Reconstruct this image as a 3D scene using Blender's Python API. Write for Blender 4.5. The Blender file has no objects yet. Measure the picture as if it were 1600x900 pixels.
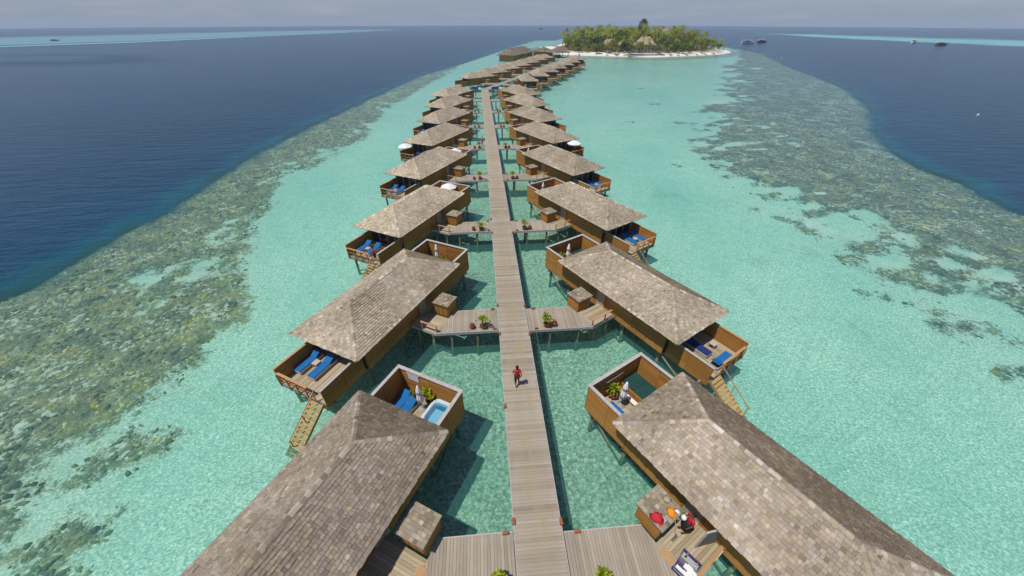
import bpy, math, random
import numpy as np
from mathutils import Vector, Matrix

R = random.Random(7)
SC = bpy.context.scene
COL = SC.collection

# ------------------------------------------------------------------ camera, light, sky
PITCH, HEAD = math.radians(36.93), math.radians(4.558)
CAM = Vector((-1.658, 0.0, 18.22))
cd = bpy.data.cameras.new('camera')
cam = bpy.data.objects.new('camera', cd)
COL.objects.link(cam)
cam.location = CAM
cam.rotation_euler = (math.pi/2-PITCH, 0, -HEAD)
cd.sensor_width = 36.0
cd.lens = 12.565
cd.clip_start = 0.1
cd.clip_end = 60000
SC.camera = cam

SHADOW = Vector((0.36, 0.17, -1.0)).normalized()      # direction the sunlight travels
sun_el = math.asin(-SHADOW.z)
sun_az = math.atan2(-SHADOW.x, -SHADOW.y)             # clockwise from +Y
ld = bpy.data.lights.new('sun', 'SUN')
ld.energy = 4.1
ld.angle = math.radians(0.5)
ld.color = (1.0, 0.95, 0.86)
lo = bpy.data.objects.new('sun', ld)
COL.objects.link(lo)
lo.rotation_euler = SHADOW.to_track_quat('-Z', 'Y').to_euler()

w = bpy.data.worlds.new('World')
SC.world = w
w.use_nodes = True
nt = w.node_tree
nt.nodes.clear()
wo = nt.nodes.new('ShaderNodeOutputWorld')
bg = nt.nodes.new('ShaderNodeBackground')
sky = nt.nodes.new('ShaderNodeTexSky')
sky.sky_type = 'NISHITA'
sky.sun_disc = False
sky.sun_elevation = sun_el
sky.sun_rotation = sun_az
sky.air_density = 1.0
sky.dust_density = 0.6
sky.ozone_density = 3.0
tc = nt.nodes.new('ShaderNodeTexCoord')
mp = nt.nodes.new('ShaderNodeMapping')
mp.inputs['Scale'].default_value = (2.2, 2.2, 22.0)
nz = nt.nodes.new('ShaderNodeTexNoise')
nz.inputs['Scale'].default_value = 2.6
nz.inputs['Detail'].default_value = 7
nz.inputs['Roughness'].default_value = 0.6
rp = nt.nodes.new('ShaderNodeValToRGB')
rp.color_ramp.elements[0].position = 0.45
rp.color_ramp.elements[0].color = (0, 0, 0, 1)
rp.color_ramp.elements[1].position = 0.72
rp.color_ramp.elements[1].color = (0.42, 0.42, 0.42, 1)
mx = nt.nodes.new('ShaderNodeMixRGB')
mx.inputs[2].default_value = (5.0, 5.3, 5.9, 1)
tint = nt.nodes.new('ShaderNodeMixRGB')
tint.blend_type = 'MULTIPLY'
tint.inputs[0].default_value = 1.0
tint.inputs[2].default_value = (0.70, 0.80, 1.10, 1)
nt.links.new(sky.outputs[0], tint.inputs[1])
nt.links.new(tc.outputs['Generated'], mp.inputs[0])
nt.links.new(mp.outputs[0], nz.inputs[0])
nt.links.new(nz.outputs['Fac'], rp.inputs[0])
nt.links.new(rp.outputs[0], mx.inputs[0])
sx = nt.nodes.new('ShaderNodeSeparateXYZ')
nt.links.new(tc.outputs['Generated'], sx.inputs[0])
hz = nt.nodes.new('ShaderNodeMapRange')
hz.interpolation_type = 'SMOOTHSTEP'
for i_, v_ in ((1, -0.05), (2, 0.20), (3, 0.85), (4, 0.0)):
    hz.inputs[i_].default_value = v_
nt.links.new(sx.outputs['Z'], hz.inputs[0])
hm = nt.nodes.new('ShaderNodeMixRGB')
hm.inputs[2].default_value = (3.5, 4.25, 5.5, 1)
nt.links.new(hz.outputs[0], hm.inputs[0])
nt.links.new(tint.outputs[0], hm.inputs[1])
nt.links.new(hm.outputs[0], mx.inputs[1])
nt.links.new(mx.outputs[0], bg.inputs[0])
bg.inputs[1].default_value = 0.085
nt.links.new(bg.outputs[0], wo.inputs[0])

SC.view_settings.view_transform = 'Standard'
SC.view_settings.look = 'None'
SC.view_settings.exposure = 0.0
SC.view_settings.gamma = 1.0
SC.view_settings.use_curve_mapping = False
SC.render.engine = 'CYCLES'
SC.cycles.max_bounces = 8
SC.cycles.transparent_max_bounces = 12

# ------------------------------------------------------------------ node helpers
class NT:
    def __init__(s, name):
        s.m = bpy.data.materials.new(name)
        s.m.use_nodes = True
        s.t = s.m.node_tree
        s.t.nodes.clear()
        s.out = s.t.nodes.new('ShaderNodeOutputMaterial')
    def n(s, typ, **kw):
        nd = s.t.nodes.new('ShaderNode'+typ)
        for k, v in kw.items():
            setattr(nd, k, v)
        return nd
    def l(s, a, b):
        s.t.links.new(a, b)
    def val(s, sock, v):
        if hasattr(v, 'is_output'):
            s.l(v, sock)
        elif isinstance(v, (tuple, list)) and len(v) == 3 and sock.type == 'RGBA':
            sock.default_value = (*v, 1)
        else:
            sock.default_value = v
    def attr(s, name):
        return s.n('Attribute', attribute_name=name).outputs['Fac']
    def math(s, op, a, b=0.0, c=None, clamp=False):
        nd = s.n('Math', operation=op, use_clamp=clamp)
        s.val(nd.inputs[0], a)
        s.val(nd.inputs[1], b)
        if c is not None:
            s.val(nd.inputs[2], c)
        return nd.outputs[0]
    def mix(s, f, a, b, mode='MIX'):
        nd = s.n('MixRGB', blend_type=mode)
        s.val(nd.inputs[0], f)
        s.val(nd.inputs[1], a)
        s.val(nd.inputs[2], b)
        return nd.outputs[0]
    def ramp(s, f, stops, interp='LINEAR'):
        nd = s.n('ValToRGB')
        cr = nd.color_ramp
        cr.interpolation = interp
        while len(cr.elements) < len(stops):
            cr.elements.new(0.5)
        for e, (p, c) in zip(cr.elements, stops):
            e.position = p
            e.color = (*c, 1) if isinstance(c, tuple) else (c, c, c, 1)
        s.val(nd.inputs[0], f)
        return nd.outputs[0]
    def sstep(s, v, lo, hi):
        nd = s.n('MapRange', interpolation_type='SMOOTHSTEP')
        s.val(nd.inputs[0], v)
        nd.inputs[1].default_value = lo
        nd.inputs[2].default_value = hi
        return nd.outputs[0]
    def pos(s, scale=(1, 1, 1), world=True, rot=(0, 0, 0)):
        src = s.n('NewGeometry').outputs['Position'] if world else s.n('TexCoord').outputs['Object']
        m = s.n('Mapping')
        m.inputs['Scale'].default_value = scale
        m.inputs['Rotation'].default_value = rot
        s.l(src, m.inputs[0])
        return m.outputs[0]
    def noise(s, vec, scale, detail=3, rough=0.55, dist=0.0):
        nd = s.n('TexNoise')
        s.l(vec, nd.inputs['Vector'])
        nd.inputs['Scale'].default_value = scale
        nd.inputs['Detail'].default_value = detail
        nd.inputs['Roughness'].default_value = rough
        nd.inputs['Distortion'].default_value = dist
        return nd.outputs['Fac']
    def bump(s, h, strength, dist):
        nd = s.n('Bump')
        nd.inputs['Strength'].default_value = strength
        nd.inputs['Distance'].default_value = dist
        s.l(h, nd.inputs['Height'])
        return nd.outputs[0]
    def bsdf(s, col, rough=0.8, spec=0.3, normal=None, **kw):
        b = s.n('BsdfPrincipled')
        s.val(b.inputs['Base Color'], col)
        s.val(b.inputs['Roughness'], rough)
        s.val(b.inputs['Specular IOR Level'], spec)
        if normal is not None:
            s.l(normal, b.inputs['Normal'])
        for k, v in kw.items():
            s.val(b.inputs[k], v)
        return b.outputs[0]
    def done(s, sh):
        s.l(sh, s.out.inputs[0])
        return s.m

def lerp3(a, b, t):
    return tuple(x+(y-x)*t for x, y in zip(a, b))

def simple(name, col, rough=0.7, spec=0.3, var=0.25, scale=6.0, bump=0.15, tone=0.0):
    """one colour with blotches, fine grain and (tone) per piece variation"""
    t = NT(name)
    p = t.pos(world=False)
    a = t.noise(p, scale, 4)
    b = t.noise(p, scale*9, 2)
    f = t.math('MULTIPLY_ADD', b, 0.4, t.math('MULTIPLY', a, 0.6))
    lo, hi = tuple(c*(1-var) for c in col), tuple(min(1, c*(1+var)) for c in col)
    c = t.ramp(f, [(0.3, lo), (0.7, hi)])
    if tone:
        v = t.math('MULTIPLY_ADD', t.attr('tone'), 2*tone, 1-tone)
        c = t.mix(1.0, c, v, 'MULTIPLY')
    nrm = t.bump(b, bump, 0.01) if bump else None
    return t.done(t.bsdf(c, rough, spec, nrm))

def wood(name, dark, mid, pale, axis, rough=0.75, tone=0.8, stain=0.3, grain=1.0, weather=False):
    """planks: tone attribute picks the board's colour, grain runs along axis (0 x, 1 y, 2 z)"""
    t = NT(name)
    sc = [14.0, 14.0, 14.0]
    sc[axis] = 0.8
    g = t.noise(t.pos(tuple(sc), world=False), 2.2*grain, 4, 0.65)
    big = t.noise(t.pos(), 0.55, 3)
    oi = t.n('ObjectInfo').outputs['Random']
    f = t.math('MULTIPLY_ADD', t.attr('tone'), tone, (1-tone)*0.5)
    f = t.math('ADD', f, t.math('MULTIPLY_ADD', g, 0.7, -0.35))
    f = t.math('ADD', f, t.math('MULTIPLY_ADD', big, stain*2, -stain))
    f = t.math('ADD', f, t.math('MULTIPLY_ADD', oi, 0.2, -0.1), clamp=True)
    c = t.ramp(f, [(0.0, dark), (0.5, mid), (1.0, pale)])
    if weather:
        st = t.noise(t.pos((5.0, 5.0, 0.35)), 1.4, 4, 0.65)
        c = t.mix(t.math('MULTIPLY', t.sstep(st, 0.5, 0.75), 0.55), c, (0.17, 0.125, 0.075))
        c = t.mix(1.0, c, t.n('ObjectInfo').outputs['Color'], 'MULTIPLY')
    return t.done(t.bsdf(c, rough, 0.25, t.bump(g, 0.25, 0.006)))

M = {}
M['deck'] = wood('deck_wood', (0.19, 0.155, 0.11), (0.315, 0.265, 0.20), (0.44, 0.385, 0.315), 0, stain=0.3, tone=0.5)
M['deck_y'] = wood('walkway_wood', (0.19, 0.155, 0.11), (0.315, 0.265, 0.20), (0.44, 0.385, 0.315), 1, stain=0.3, tone=0.5)
M['tan'] = wood('terrace_wood', (0.26, 0.20, 0.12), (0.36, 0.29, 0.19), (0.46, 0.38, 0.27), 0, stain=0.2)
M['brown'] = wood('stained_wall_wood', (0.30, 0.135, 0.027), (0.40, 0.18, 0.034), (0.47, 0.23, 0.055), 0, tone=0.6, stain=0.25, weather=True)
M['rail'] = wood('rail_wood', (0.30, 0.15, 0.06), (0.42, 0.24, 0.11), (0.50, 0.32, 0.17), 0, tone=0.5)
M['trim'] = simple('weathered_grey_trim', (0.40, 0.37, 0.34), 0.8, var=0.2, scale=3)
def worn_deck():
    t = NT('boardwalk_wood')
    g = t.noise(t.pos((0.7, 14.0, 14.0), world=False), 2.2, 4, 0.65)
    sp = t.n('SeparateXYZ'); t.l(t.pos(), sp.inputs[0])
    mid = t.sstep(t.math('ABSOLUTE', sp.outputs['X']), 0.95, 0.25)
    blot = t.noise(t.pos((1.2, 0.5, 1)), 0.9, 4, 0.65)
    oi = t.n('ObjectInfo').outputs['Random']
    f = t.math('MULTIPLY_ADD', t.attr('tone'), 0.5, 0.25)
    f = t.math('ADD', f, t.math('MULTIPLY_ADD', g, 0.7, -0.35))
    f = t.math('ADD', f, t.math('MULTIPLY_ADD', oi, 0.22, -0.11))
    f = t.math('ADD', f, t.math('MULTIPLY_ADD', blot, 0.6, -0.3), clamp=True)
    c = t.ramp(f, [(0.0, (0.19, 0.155, 0.11)), (0.5, (0.315, 0.268, 0.205)), (1.0, (0.45, 0.395, 0.33))])
    c = t.mix(t.math('MULTIPLY', mid, t.math('MULTIPLY', t.sstep(blot, 0.4, 0.62), 0.65)), c, (0.30, 0.245, 0.135))
    return t.done(t.bsdf(c, 0.8, 0.25, t.bump(g, 0.25, 0.006)))
M['deckwalk'] = worn_deck()
M['pile'] = wood('piling_wood', (0.10, 0.105, 0.065), (0.19, 0.195, 0.125), (0.28, 0.28, 0.19), 2, tone=0.3, stain=0.4)
M['beam'] = simple('beam_wood', (0.19, 0.17, 0.145), 0.85, var=0.3, scale=2, tone=0.2)
M['stair'] = wood('stair_wood', (0.26, 0.16, 0.055), (0.38, 0.26, 0.10), (0.47, 0.34, 0.16), 1, tone=0.5)
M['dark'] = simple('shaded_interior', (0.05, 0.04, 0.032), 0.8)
M['blue'] = simple('blue_canvas', (0.006, 0.115, 0.33), 0.8, var=0.15, scale=4)
M['navy'] = simple('navy_canvas', (0.01, 0.03, 0.14), 0.8, var=0.2, scale=4)
M['white'] = simple('white_canvas', (0.73, 0.71, 0.68), 0.8, var=0.06, scale=5)
M['frame'] = simple('pale_lounger_frame', (0.42, 0.38, 0.34), 0.6, var=0.12)
M['metal'] = simple('grey_metal', (0.35, 0.35, 0.36), 0.35, 0.5, var=0.1)
M['canvas'] = simple('white_parasol_canvas', (0.86, 0.84, 0.81), 0.85, var=0.05, scale=5)
M['tub'] = simple('pale_tub_shell', (0.50, 0.62, 0.72), 0.25, 0.5, var=0.06, scale=2, bump=0.02)
M['green'] = simple('green_vinyl_cover', (0.012, 0.055, 0.048), 0.5, var=0.25, scale=2)
M['clay'] = simple('terracotta', (0.30, 0.09, 0.04), 0.7, var=0.25, scale=8)
M['jar'] = simple('glazed_clay', (0.22, 0.06, 0.035), 0.5, var=0.35, scale=8)
M['skin'] = simple('brown_skin', (0.16, 0.075, 0.04), 0.6, var=0.1)
M['red'] = simple('red_cotton', (0.52, 0.02, 0.035), 0.85, var=0.2, scale=12)
M['black'] = simple('dark_cotton', (0.018, 0.016, 0.018), 0.85, var=0.3, scale=12)
M['hair'] = simple('black_hair', (0.008, 0.007, 0.006), 0.5, var=0.3, scale=20)
M['pale_pink'] = simple('sunburnt_skin', (0.42, 0.2, 0.15), 0.6, var=0.1)
M['orange'] = simple('orange_cloth', (0.75, 0.24, 0.01), 0.85, var=0.2, scale=14)
M['purple'] = simple('purple_fabric', (0.06, 0.045, 0.15), 0.8, var=0.2)
M['yellow'] = simple('yellow_plastic', (0.75, 0.62, 0.02), 0.4, var=0.1)
M['sand'] = None
M['hull'] = simple('white_boat_paint', (0.72, 0.72, 0.72), 0.4, var=0.06)
M['hull_dark'] = simple('dark_boat_paint', (0.14, 0.10, 0.10), 0.5, var=0.2)
M['wallwhite'] = simple('pale_render', (0.55, 0.54, 0.50), 0.8, var=0.1)
M['slate'] = simple('blue_grey_stone', (0.06, 0.08, 0.11), 0.7, var=0.3, scale=0.4)

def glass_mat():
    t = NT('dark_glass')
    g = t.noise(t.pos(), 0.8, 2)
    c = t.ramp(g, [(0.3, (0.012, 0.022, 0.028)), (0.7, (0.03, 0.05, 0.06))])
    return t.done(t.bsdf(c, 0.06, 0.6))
M['glass'] = glass_mat()

def shingle_mat():
    t = NT('weathered_shingles')
    p = t.pos()
    g = t.noise(p, 24, 3)
    big = t.noise(p, 0.45, 4, 0.6)
    f = t.math('ADD', t.attr('tone'), t.math('MULTIPLY_ADD', big, 0.75, -0.385))
    f = t.math('ADD', f, t.math('MULTIPLY_ADD', g, 0.35, -0.175), clamp=True)
    c = t.ramp(f, [(0.0, (0.09, 0.07, 0.047)), (0.35, (0.17, 0.141, 0.099)), (0.65, (0.26, 0.221, 0.162)), (1.0, (0.42, 0.366, 0.285))])
    hue = t.math('FRACT', t.math('MULTIPLY', t.attr('tone'), 61.7))
    c = t.mix(1.0, c, t.ramp(hue, [(0.0, (1.04, 1.0, 0.90)), (0.5, (1.0, 1.0, 1.0)), (1.0, (0.97, 0.985, 1.08))]), 'MULTIPLY')
    oc = t.n('ObjectInfo').outputs['Color']
    c = t.mix(1.0, c, oc, 'MULTIPLY')
    return t.done(t.bsdf(c, 0.9, 0.15, t.bump(g, 0.3, 0.012)))
M['shingle'] = shingle_mat()

def leaf_mat(name, dark, mid, pale, rough=0.55):
    t = NT(name)
    oi = t.n('ObjectInfo').outputs['Random']
    f = t.math('MULTIPLY_ADD', t.attr('tone'), 0.8, 0.0)
    f = t.math('ADD', f, t.math('MULTIPLY', oi, 0.25))
    c = t.ramp(f, [(0.0, dark), (0.5, mid), (1.0, pale)])
    b = t.n('BsdfPrincipled')
    t.l(c, b.inputs['Base Color'])
    b.inputs['Roughness'].default_value = rough
    b.inputs['Specular IOR Level'].default_value = 0.25
    tr = t.n('BsdfTranslucent')
    t.l(c, tr.inputs[0])
    ms = t.n('MixShader')
    ms.inputs[0].default_value = 0.3
    t.l(b.outputs[0], ms.inputs[1])
    t.l(tr.outputs[0], ms.inputs[2])
    return t.done(ms.outputs[0])
M['palm'] = leaf_mat('palm_fronds', (0.10, 0.125, 0.012), (0.20, 0.23, 0.02), (0.34, 0.36, 0.04))
M['leaf'] = leaf_mat('broad_leaves', (0.06, 0.105, 0.014), (0.12, 0.185, 0.022), (0.22, 0.28, 0.04))
M['olive'] = leaf_mat('olive_leaves', (0.11, 0.13, 0.013), (0.22, 0.23, 0.018), (0.35, 0.34, 0.03))
M['pine'] = leaf_mat('needle_sprays', (0.05, 0.10, 0.05), (0.09, 0.16, 0.08), (0.16, 0.25, 0.13))
M['gold'] = leaf_mat('yellow_leaves', (0.25, 0.16, 0.005), (0.5, 0.32, 0.01), (0.7, 0.48, 0.02))
M['lime'] = leaf_mat('lime_leaves', (0.12, 0.17, 0.005), (0.3, 0.36, 0.01), (0.5, 0.52, 0.03))
M['bark'] = simple('grey_bark', (0.12, 0.10, 0.07), 0.9, var=0.3, scale=3)

# ------------------------------------------------------------------ mesh builder
class MB:
    def __init__(s):
        s.v, s.f, s.t, s.sm = [], [], [], []
    def face(s, idx, tone=0.5, smooth=False):
        s.f.append(tuple(idx)); s.t.append(tone); s.sm.append(smooth)
    def add(s, vs, fs, tone=None, smooth=False):
        tone = R.random() if tone is None else tone
        b = len(s.v)
        s.v.extend(tuple(p) for p in vs)
        for f in fs:
            s.face([b+i for i in f], tone, smooth)
        return s
    def hexa(s, p, tone=None):
        """p: four bottom points then four top points, both counter clockwise"""
        return s.add(p, [(3, 2, 1, 0), (4, 5, 6, 7), (0, 1, 5, 4), (1, 2, 6, 5), (2, 3, 7, 6), (3, 0, 4, 7)], tone)
    def box(s, x0, x1, y0, y1, z0, z1, tone=None):
        return s.hexa([(x0, y0, z0), (x1, y0, z0), (x1, y1, z0), (x0, y1, z0), (x0, y0, z1), (x1, y0, z1), (x1, y1, z1), (x0, y1, z1)], tone)
    def prism(s, poly, z0, z1, tone=None):
        n = len(poly)
        vs = [(x, y, z0) for x, y in poly]+[(x, y, z1) for x, y in poly]
        fs = [tuple(range(n-1, -1, -1)), tuple(range(n, 2*n))]+[(i, (i+1) % n, n+(i+1) % n, n+i) for i in range(n)]
        return s.add(vs, fs, tone)
    def path(s, pts, rad, n=8, tone=None, cap=True, sx=1.0):
        """tube through pts with a radius at each point"""
        pts = [Vector(p) for p in pts]
        if not hasattr(rad, '__len__'):
            rad = [rad]*len(pts)
        vs, fs = [], []
        ref = None
        for i, p in enumerate(pts):
            d = (pts[min(i+1, len(pts)-1)]-pts[max(i-1, 0)]).normalized()
            if ref is None:
                ref = Vector((1, 0, 0)) if abs(d.x) < 0.8 else Vector((0, 1, 0))
            a = (ref-d*ref.dot(d)).normalized()
            ref = a
            b = d.cross(a)
            for k in range(n):
                t = 2*math.pi*k/n
                vs.append(p+(a*math.cos(t)*sx+b*math.sin(t))*rad[i])
        for i in range(len(pts)-1):
            for k in range(n):
                fs.append((i*n+k, i*n+(k+1) % n, (i+1)*n+(k+1) % n, (i+1)*n+k))
        t0 = R.random() if tone is None else tone
        b0 = len(s.v)
        s.add(vs, fs, t0, True)
        if cap:
            s.face([b0+k for k in range(n-1, -1, -1)], t0)
            s.face([b0+(len(pts)-1)*n+k for k in range(n)], t0)
        return s
    def bar(s, p, q, w, h, tone=None):
        """square section bar from p to q, w across (horizontal), h the other way"""
        p, q = Vector(p), Vector(q)
        d = (q-p).normalized()
        up = Vector((0, 0, 1)) if abs(d.z) < 0.95 else Vector((0, 1, 0))
        a = d.cross(up).normalized()*w/2
        b = a.cross(d).normalized()*h/2
        c = [p-a-b, p+a-b, p+a+b, p-a+b, q-a-b, q+a-b, q+a+b, q-a+b]
        return s.add(c, [(3, 2, 1, 0), (4, 5, 6, 7), (0, 1, 5, 4), (1, 2, 6, 5), (2, 3, 7, 6), (3, 0, 4, 7)], tone)
    def lathe(s, prof, n=16, c=(0, 0), tone=None, fold=0.0, folds=8, smooth=True):
        vs, fs = [], []
        for r, z in prof:
            for k in range(n):
                t = 2*math.pi*k/n
                rr = r*(1+fold*math.cos(folds*t))
                vs.append((c[0]+rr*math.cos(t), c[1]+rr*math.sin(t), z))
        for i in range(len(prof)-1):
            for k in range(n):
                fs.append((i*n+k, i*n+(k+1) % n, (i+1)*n+(k+1) % n, (i+1)*n+k))
        t0 = R.random() if tone is None else tone
        b0 = len(s.v)
        s.add(vs, fs, t0, smooth)
        s.face([b0+k for k in range(n-1, -1, -1)], t0)
        s.face([b0+(len(prof)-1)*n+k for k in range(n)], t0)
        return s
    def mesh(s, name, mat, m=1):
        me = bpy.data.meshes.new(name)
        if m < 0:
            me.from_pydata([(x, -y, z) for x, y, z in s.v], [], [f[::-1] for f in s.f])
        else:
            me.from_pydata(s.v, [], s.f)
        a = me.attributes.new('tone', 'FLOAT', 'FACE')
        a.data.foreach_set('value', s.t)
        me.polygons.foreach_set('use_smooth', s.sm)
        me.materials.append(mat if not isinstance(mat, str) else M[mat])
        me.update()
        return me

def ob(name, me, parent=None, loc=None, rz=None, kind=None):
    o = bpy.data.objects.new(name, me)
    COL.objects.link(o)
    if parent is not None:
        o.parent = parent
    if loc is not None:
        o.location = loc
    if rz is not None:
        o.rotation_euler = (0, 0, rz)
    if kind:
        o['kind'] = kind
    return o

def thing(name, label, cat, loc=(0, 0, 0), rz=0.0, group=None, me=None):
    o = ob(name, me, None, loc, rz)
    o['label'] = label
    o['category'] = cat
    if group:
        o['group'] = group
    return o

CACHE = {}
def cached(key, fn):
    if key not in CACHE:
        CACHE[key] = fn()
    return CACHE[key]

# ------------------------------------------------------------------ sea, seabed, shoals
SEA0, REARTH = -1.75, 325000.0
def sea_z(x, y):
    return SEA0-((x-CAM.x)**2+(y-CAM.y)**2)/(2*REARTH)

LEFT_DEEP = [(-45.2, 28.4), (-44.0, 30.0), (-43.8, 32.7), (-44.2, 39.9), (-42.9, 47.6), (-43.2, 59.2), (-43.5, 73.8), (-41.7, 91.3), (-36.7, 128.3), (-29.1, 182.7), (-2.6, 279.8), (30.8, 407.1), (75.0, 560.0)]
LEFT_IN = [(-26.3, 9.1), (-26.1, 10.2), (-27.7, 13.2), (-26.0, 14.7), (-24.5, 17.0), (-23.9, 18.6), (-23.7, 21.7), (-22.4, 26.0), (-26.7, 33.0), (-29.7, 41.9), (-32.0, 53.5), (-32.5, 62.0), (-29.5, 72.7), (-27.0, 84.4), (-28.6, 112.5), (-22.7, 162.5), (-14.0, 214.9)]
RIGHT_DEEP = [(67.1, 36.9), (69.3, 44.2), (71.5, 49.2), (72.1, 57.0), (77.9, 68.6), (86.8, 81.1), (109.3, 106.2), (129.3, 134.4), (146.4, 168.9), (169.9, 223.8), (214.1, 309.8), (243.2, 391.7)]
RIGHT_IN = [(46.7, 21.8), (39.0, 23.4), (39.6, 29.0), (41.0, 34.6), (40.6, 42.0), (43.5, 54.4), (43.0, 64.9), (61.9, 101.0), (80.6, 124.8), (152.3, 244.8)]
LAGOON = [(-75, -120)]+LEFT_DEEP+[(150, 610), (235, 470)]+RIGHT_DEEP[::-1]+[(64, 20), (66, -120)]
REEF_L = [(-85, -120)]+[(x-9, y+3) for x, y in LEFT_DEEP[:11]]+LEFT_IN[::-1]+[(-27, -120)]
REEF_R = RIGHT_IN+[(x+9, y+2) for x, y in RIGHT_DEEP[::-1]]+[(74, 18), (58, 18)]

def sdf(poly, X, Y):
    """signed distance, positive inside"""
    d2 = np.full(X.shape, 1e12)
    ins = np.zeros(X.shape, bool)
    n = len(poly)
    for i in range(n):
        x0, y0 = poly[i]
        x1, y1 = poly[(i+1) % n]
        dx, dy = x1-x0, y1-y0
        t = np.clip(((X-x0)*dx+(Y-y0)*dy)/(dx*dx+dy*dy+1e-9), 0, 1)
        d2 = np.minimum(d2, (X-x0-t*dx)**2+(Y-y0-t*dy)**2)
        if abs(dy) > 1e-9:
            c = ((y0 <= Y) & (Y < y1)) | ((y1 <= Y) & (Y < y0))
            ins ^= c & (X < x0+(Y-y0)*dx/dy)
    d = np.sqrt(d2)
    return np.where(ins, d, -d)

def axis(lo, hi, step, lo_far, hi_far, g=1.16):
    a = list(np.arange(lo, hi+1e-6, step))
    s, x = step, lo
    pre = []
    while x > lo_far:
        s *= g; x -= s; pre.append(x)
    s, x = step, hi
    post = []
    while x < hi_far:
        s *= g; x += s; post.append(x)
    return np.array(pre[::-1]+a+post)

def grid_mesh(name, mat, xs, ys, zfn, attrs):
    X, Y = np.meshgrid(xs, ys)
    Z = zfn(X, Y)
    nx, ny = len(xs), len(ys)
    co = np.stack([X, Y, Z], -1).reshape(-1, 3)
    i = np.arange(nx*ny).reshape(ny, nx)
    q = np.stack([i[:-1, :-1], i[:-1, 1:], i[1:, 1:], i[1:, :-1]], -1).reshape(-1, 4)
    me = bpy.data.meshes.new(name)
    me.vertices.add(len(co)); me.vertices.foreach_set('co', co.ravel().astype(np.float32))
    me.loops.add(q.size); me.loops.foreach_set('vertex_index', q.ravel().astype(np.int32))
    me.polygons.add(len(q))
    me.polygons.foreach_set('loop_start', (np.arange(len(q))*4).astype(np.int32))
    me.polygons.foreach_set('loop_total', np.full(len(q), 4, np.int32))
    me.polygons.foreach_set('use_smooth', np.ones(len(q), bool))
    for k, fn in attrs.items():
        a = me.attributes.new(k, 'FLOAT', 'POINT')
        a.data.foreach_set('value', fn(X, Y).ravel().astype(np.float32))
    me.materials.append(mat)
    me.update(calc_edges=True)
    return me

def deep_fn(X, Y):
    return np.clip(-sdf(LAGOON, X, Y), -60, 400)
def reef_fn(X, Y):
    return np.clip(np.maximum(sdf(REEF_L, X, Y), sdf(REEF_R, X, Y)), -60, 60)
PATCHES = [(39.0, 19.2, 1.35), (37.2, 19.6, 1.0), (40.4, 18.2, 0.9), (36.8, 14.2, 1.1), (-23.5, 8.6, 1.5), (-22.6, 7.2, 1.1), (41.6, 32.3, 1.9), (39.7, 26.6, 1.6), (37.5, 29.5, 1.1), (-23.6, 13.6, 1.5), (-25.2, 12.6, 1.4), (48.8, 94, 1.4), (52.4, 118.9, 1.3), (44, 78, 1.0), (60, 150, 1.5), (36, 96, 0.9), (42, 132, 1.1), (33, 62, 0.8)]
def reef_mask_pt(x, y, d, dp):
    from mathutils import noise as mn
    if d < -26:
        f = -26.0
    elif x > 20:
        f = 0.5*d-0.1+7*mn.fractal(Vector((x*0.085, y*0.10, 7.7)), 0.8, 2.0, 4)+6.5*mn.fractal(Vector((x*0.28, y*0.45, 1.3)), 0.9, 2.0, 3)
        f = min(f, d*0.9+5)+0.45*max(0.0, 16+min(dp, 4))
    else:
        f = 0.5*d+0.5+5.6*mn.fractal(Vector((x*0.10, y*0.08, 2.2)), 0.8, 2.0, 4)+4.5*mn.fractal(Vector((x*0.36, y*0.30, 5.1)), 0.9, 2.0, 3)
        f = min(f, d*1.3-0.6)+0.3*max(0.0, 10+min(dp, 4))
    for px, py, r in PATCHES:
        q = math.hypot((x-px)*0.8, (y-py)*1.3)
        if q < r*2:
            f = max(f, 1.6*(r-q)+2.2*mn.noise(Vector((x*0.8, y*0.8, 0.3))))
    return f
def reef_mask(X, Y):
    D, P = reef_fn(X, Y), deep_fn(X, Y)
    return np.array([reef_mask_pt(x, y, d, p) for x, y, d, p in zip(X.ravel(), Y.ravel(), D.ravel(), P.ravel())]).reshape(X.shape)
def right_fn(X, Y):
    return (X > 20).astype(float)

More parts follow.
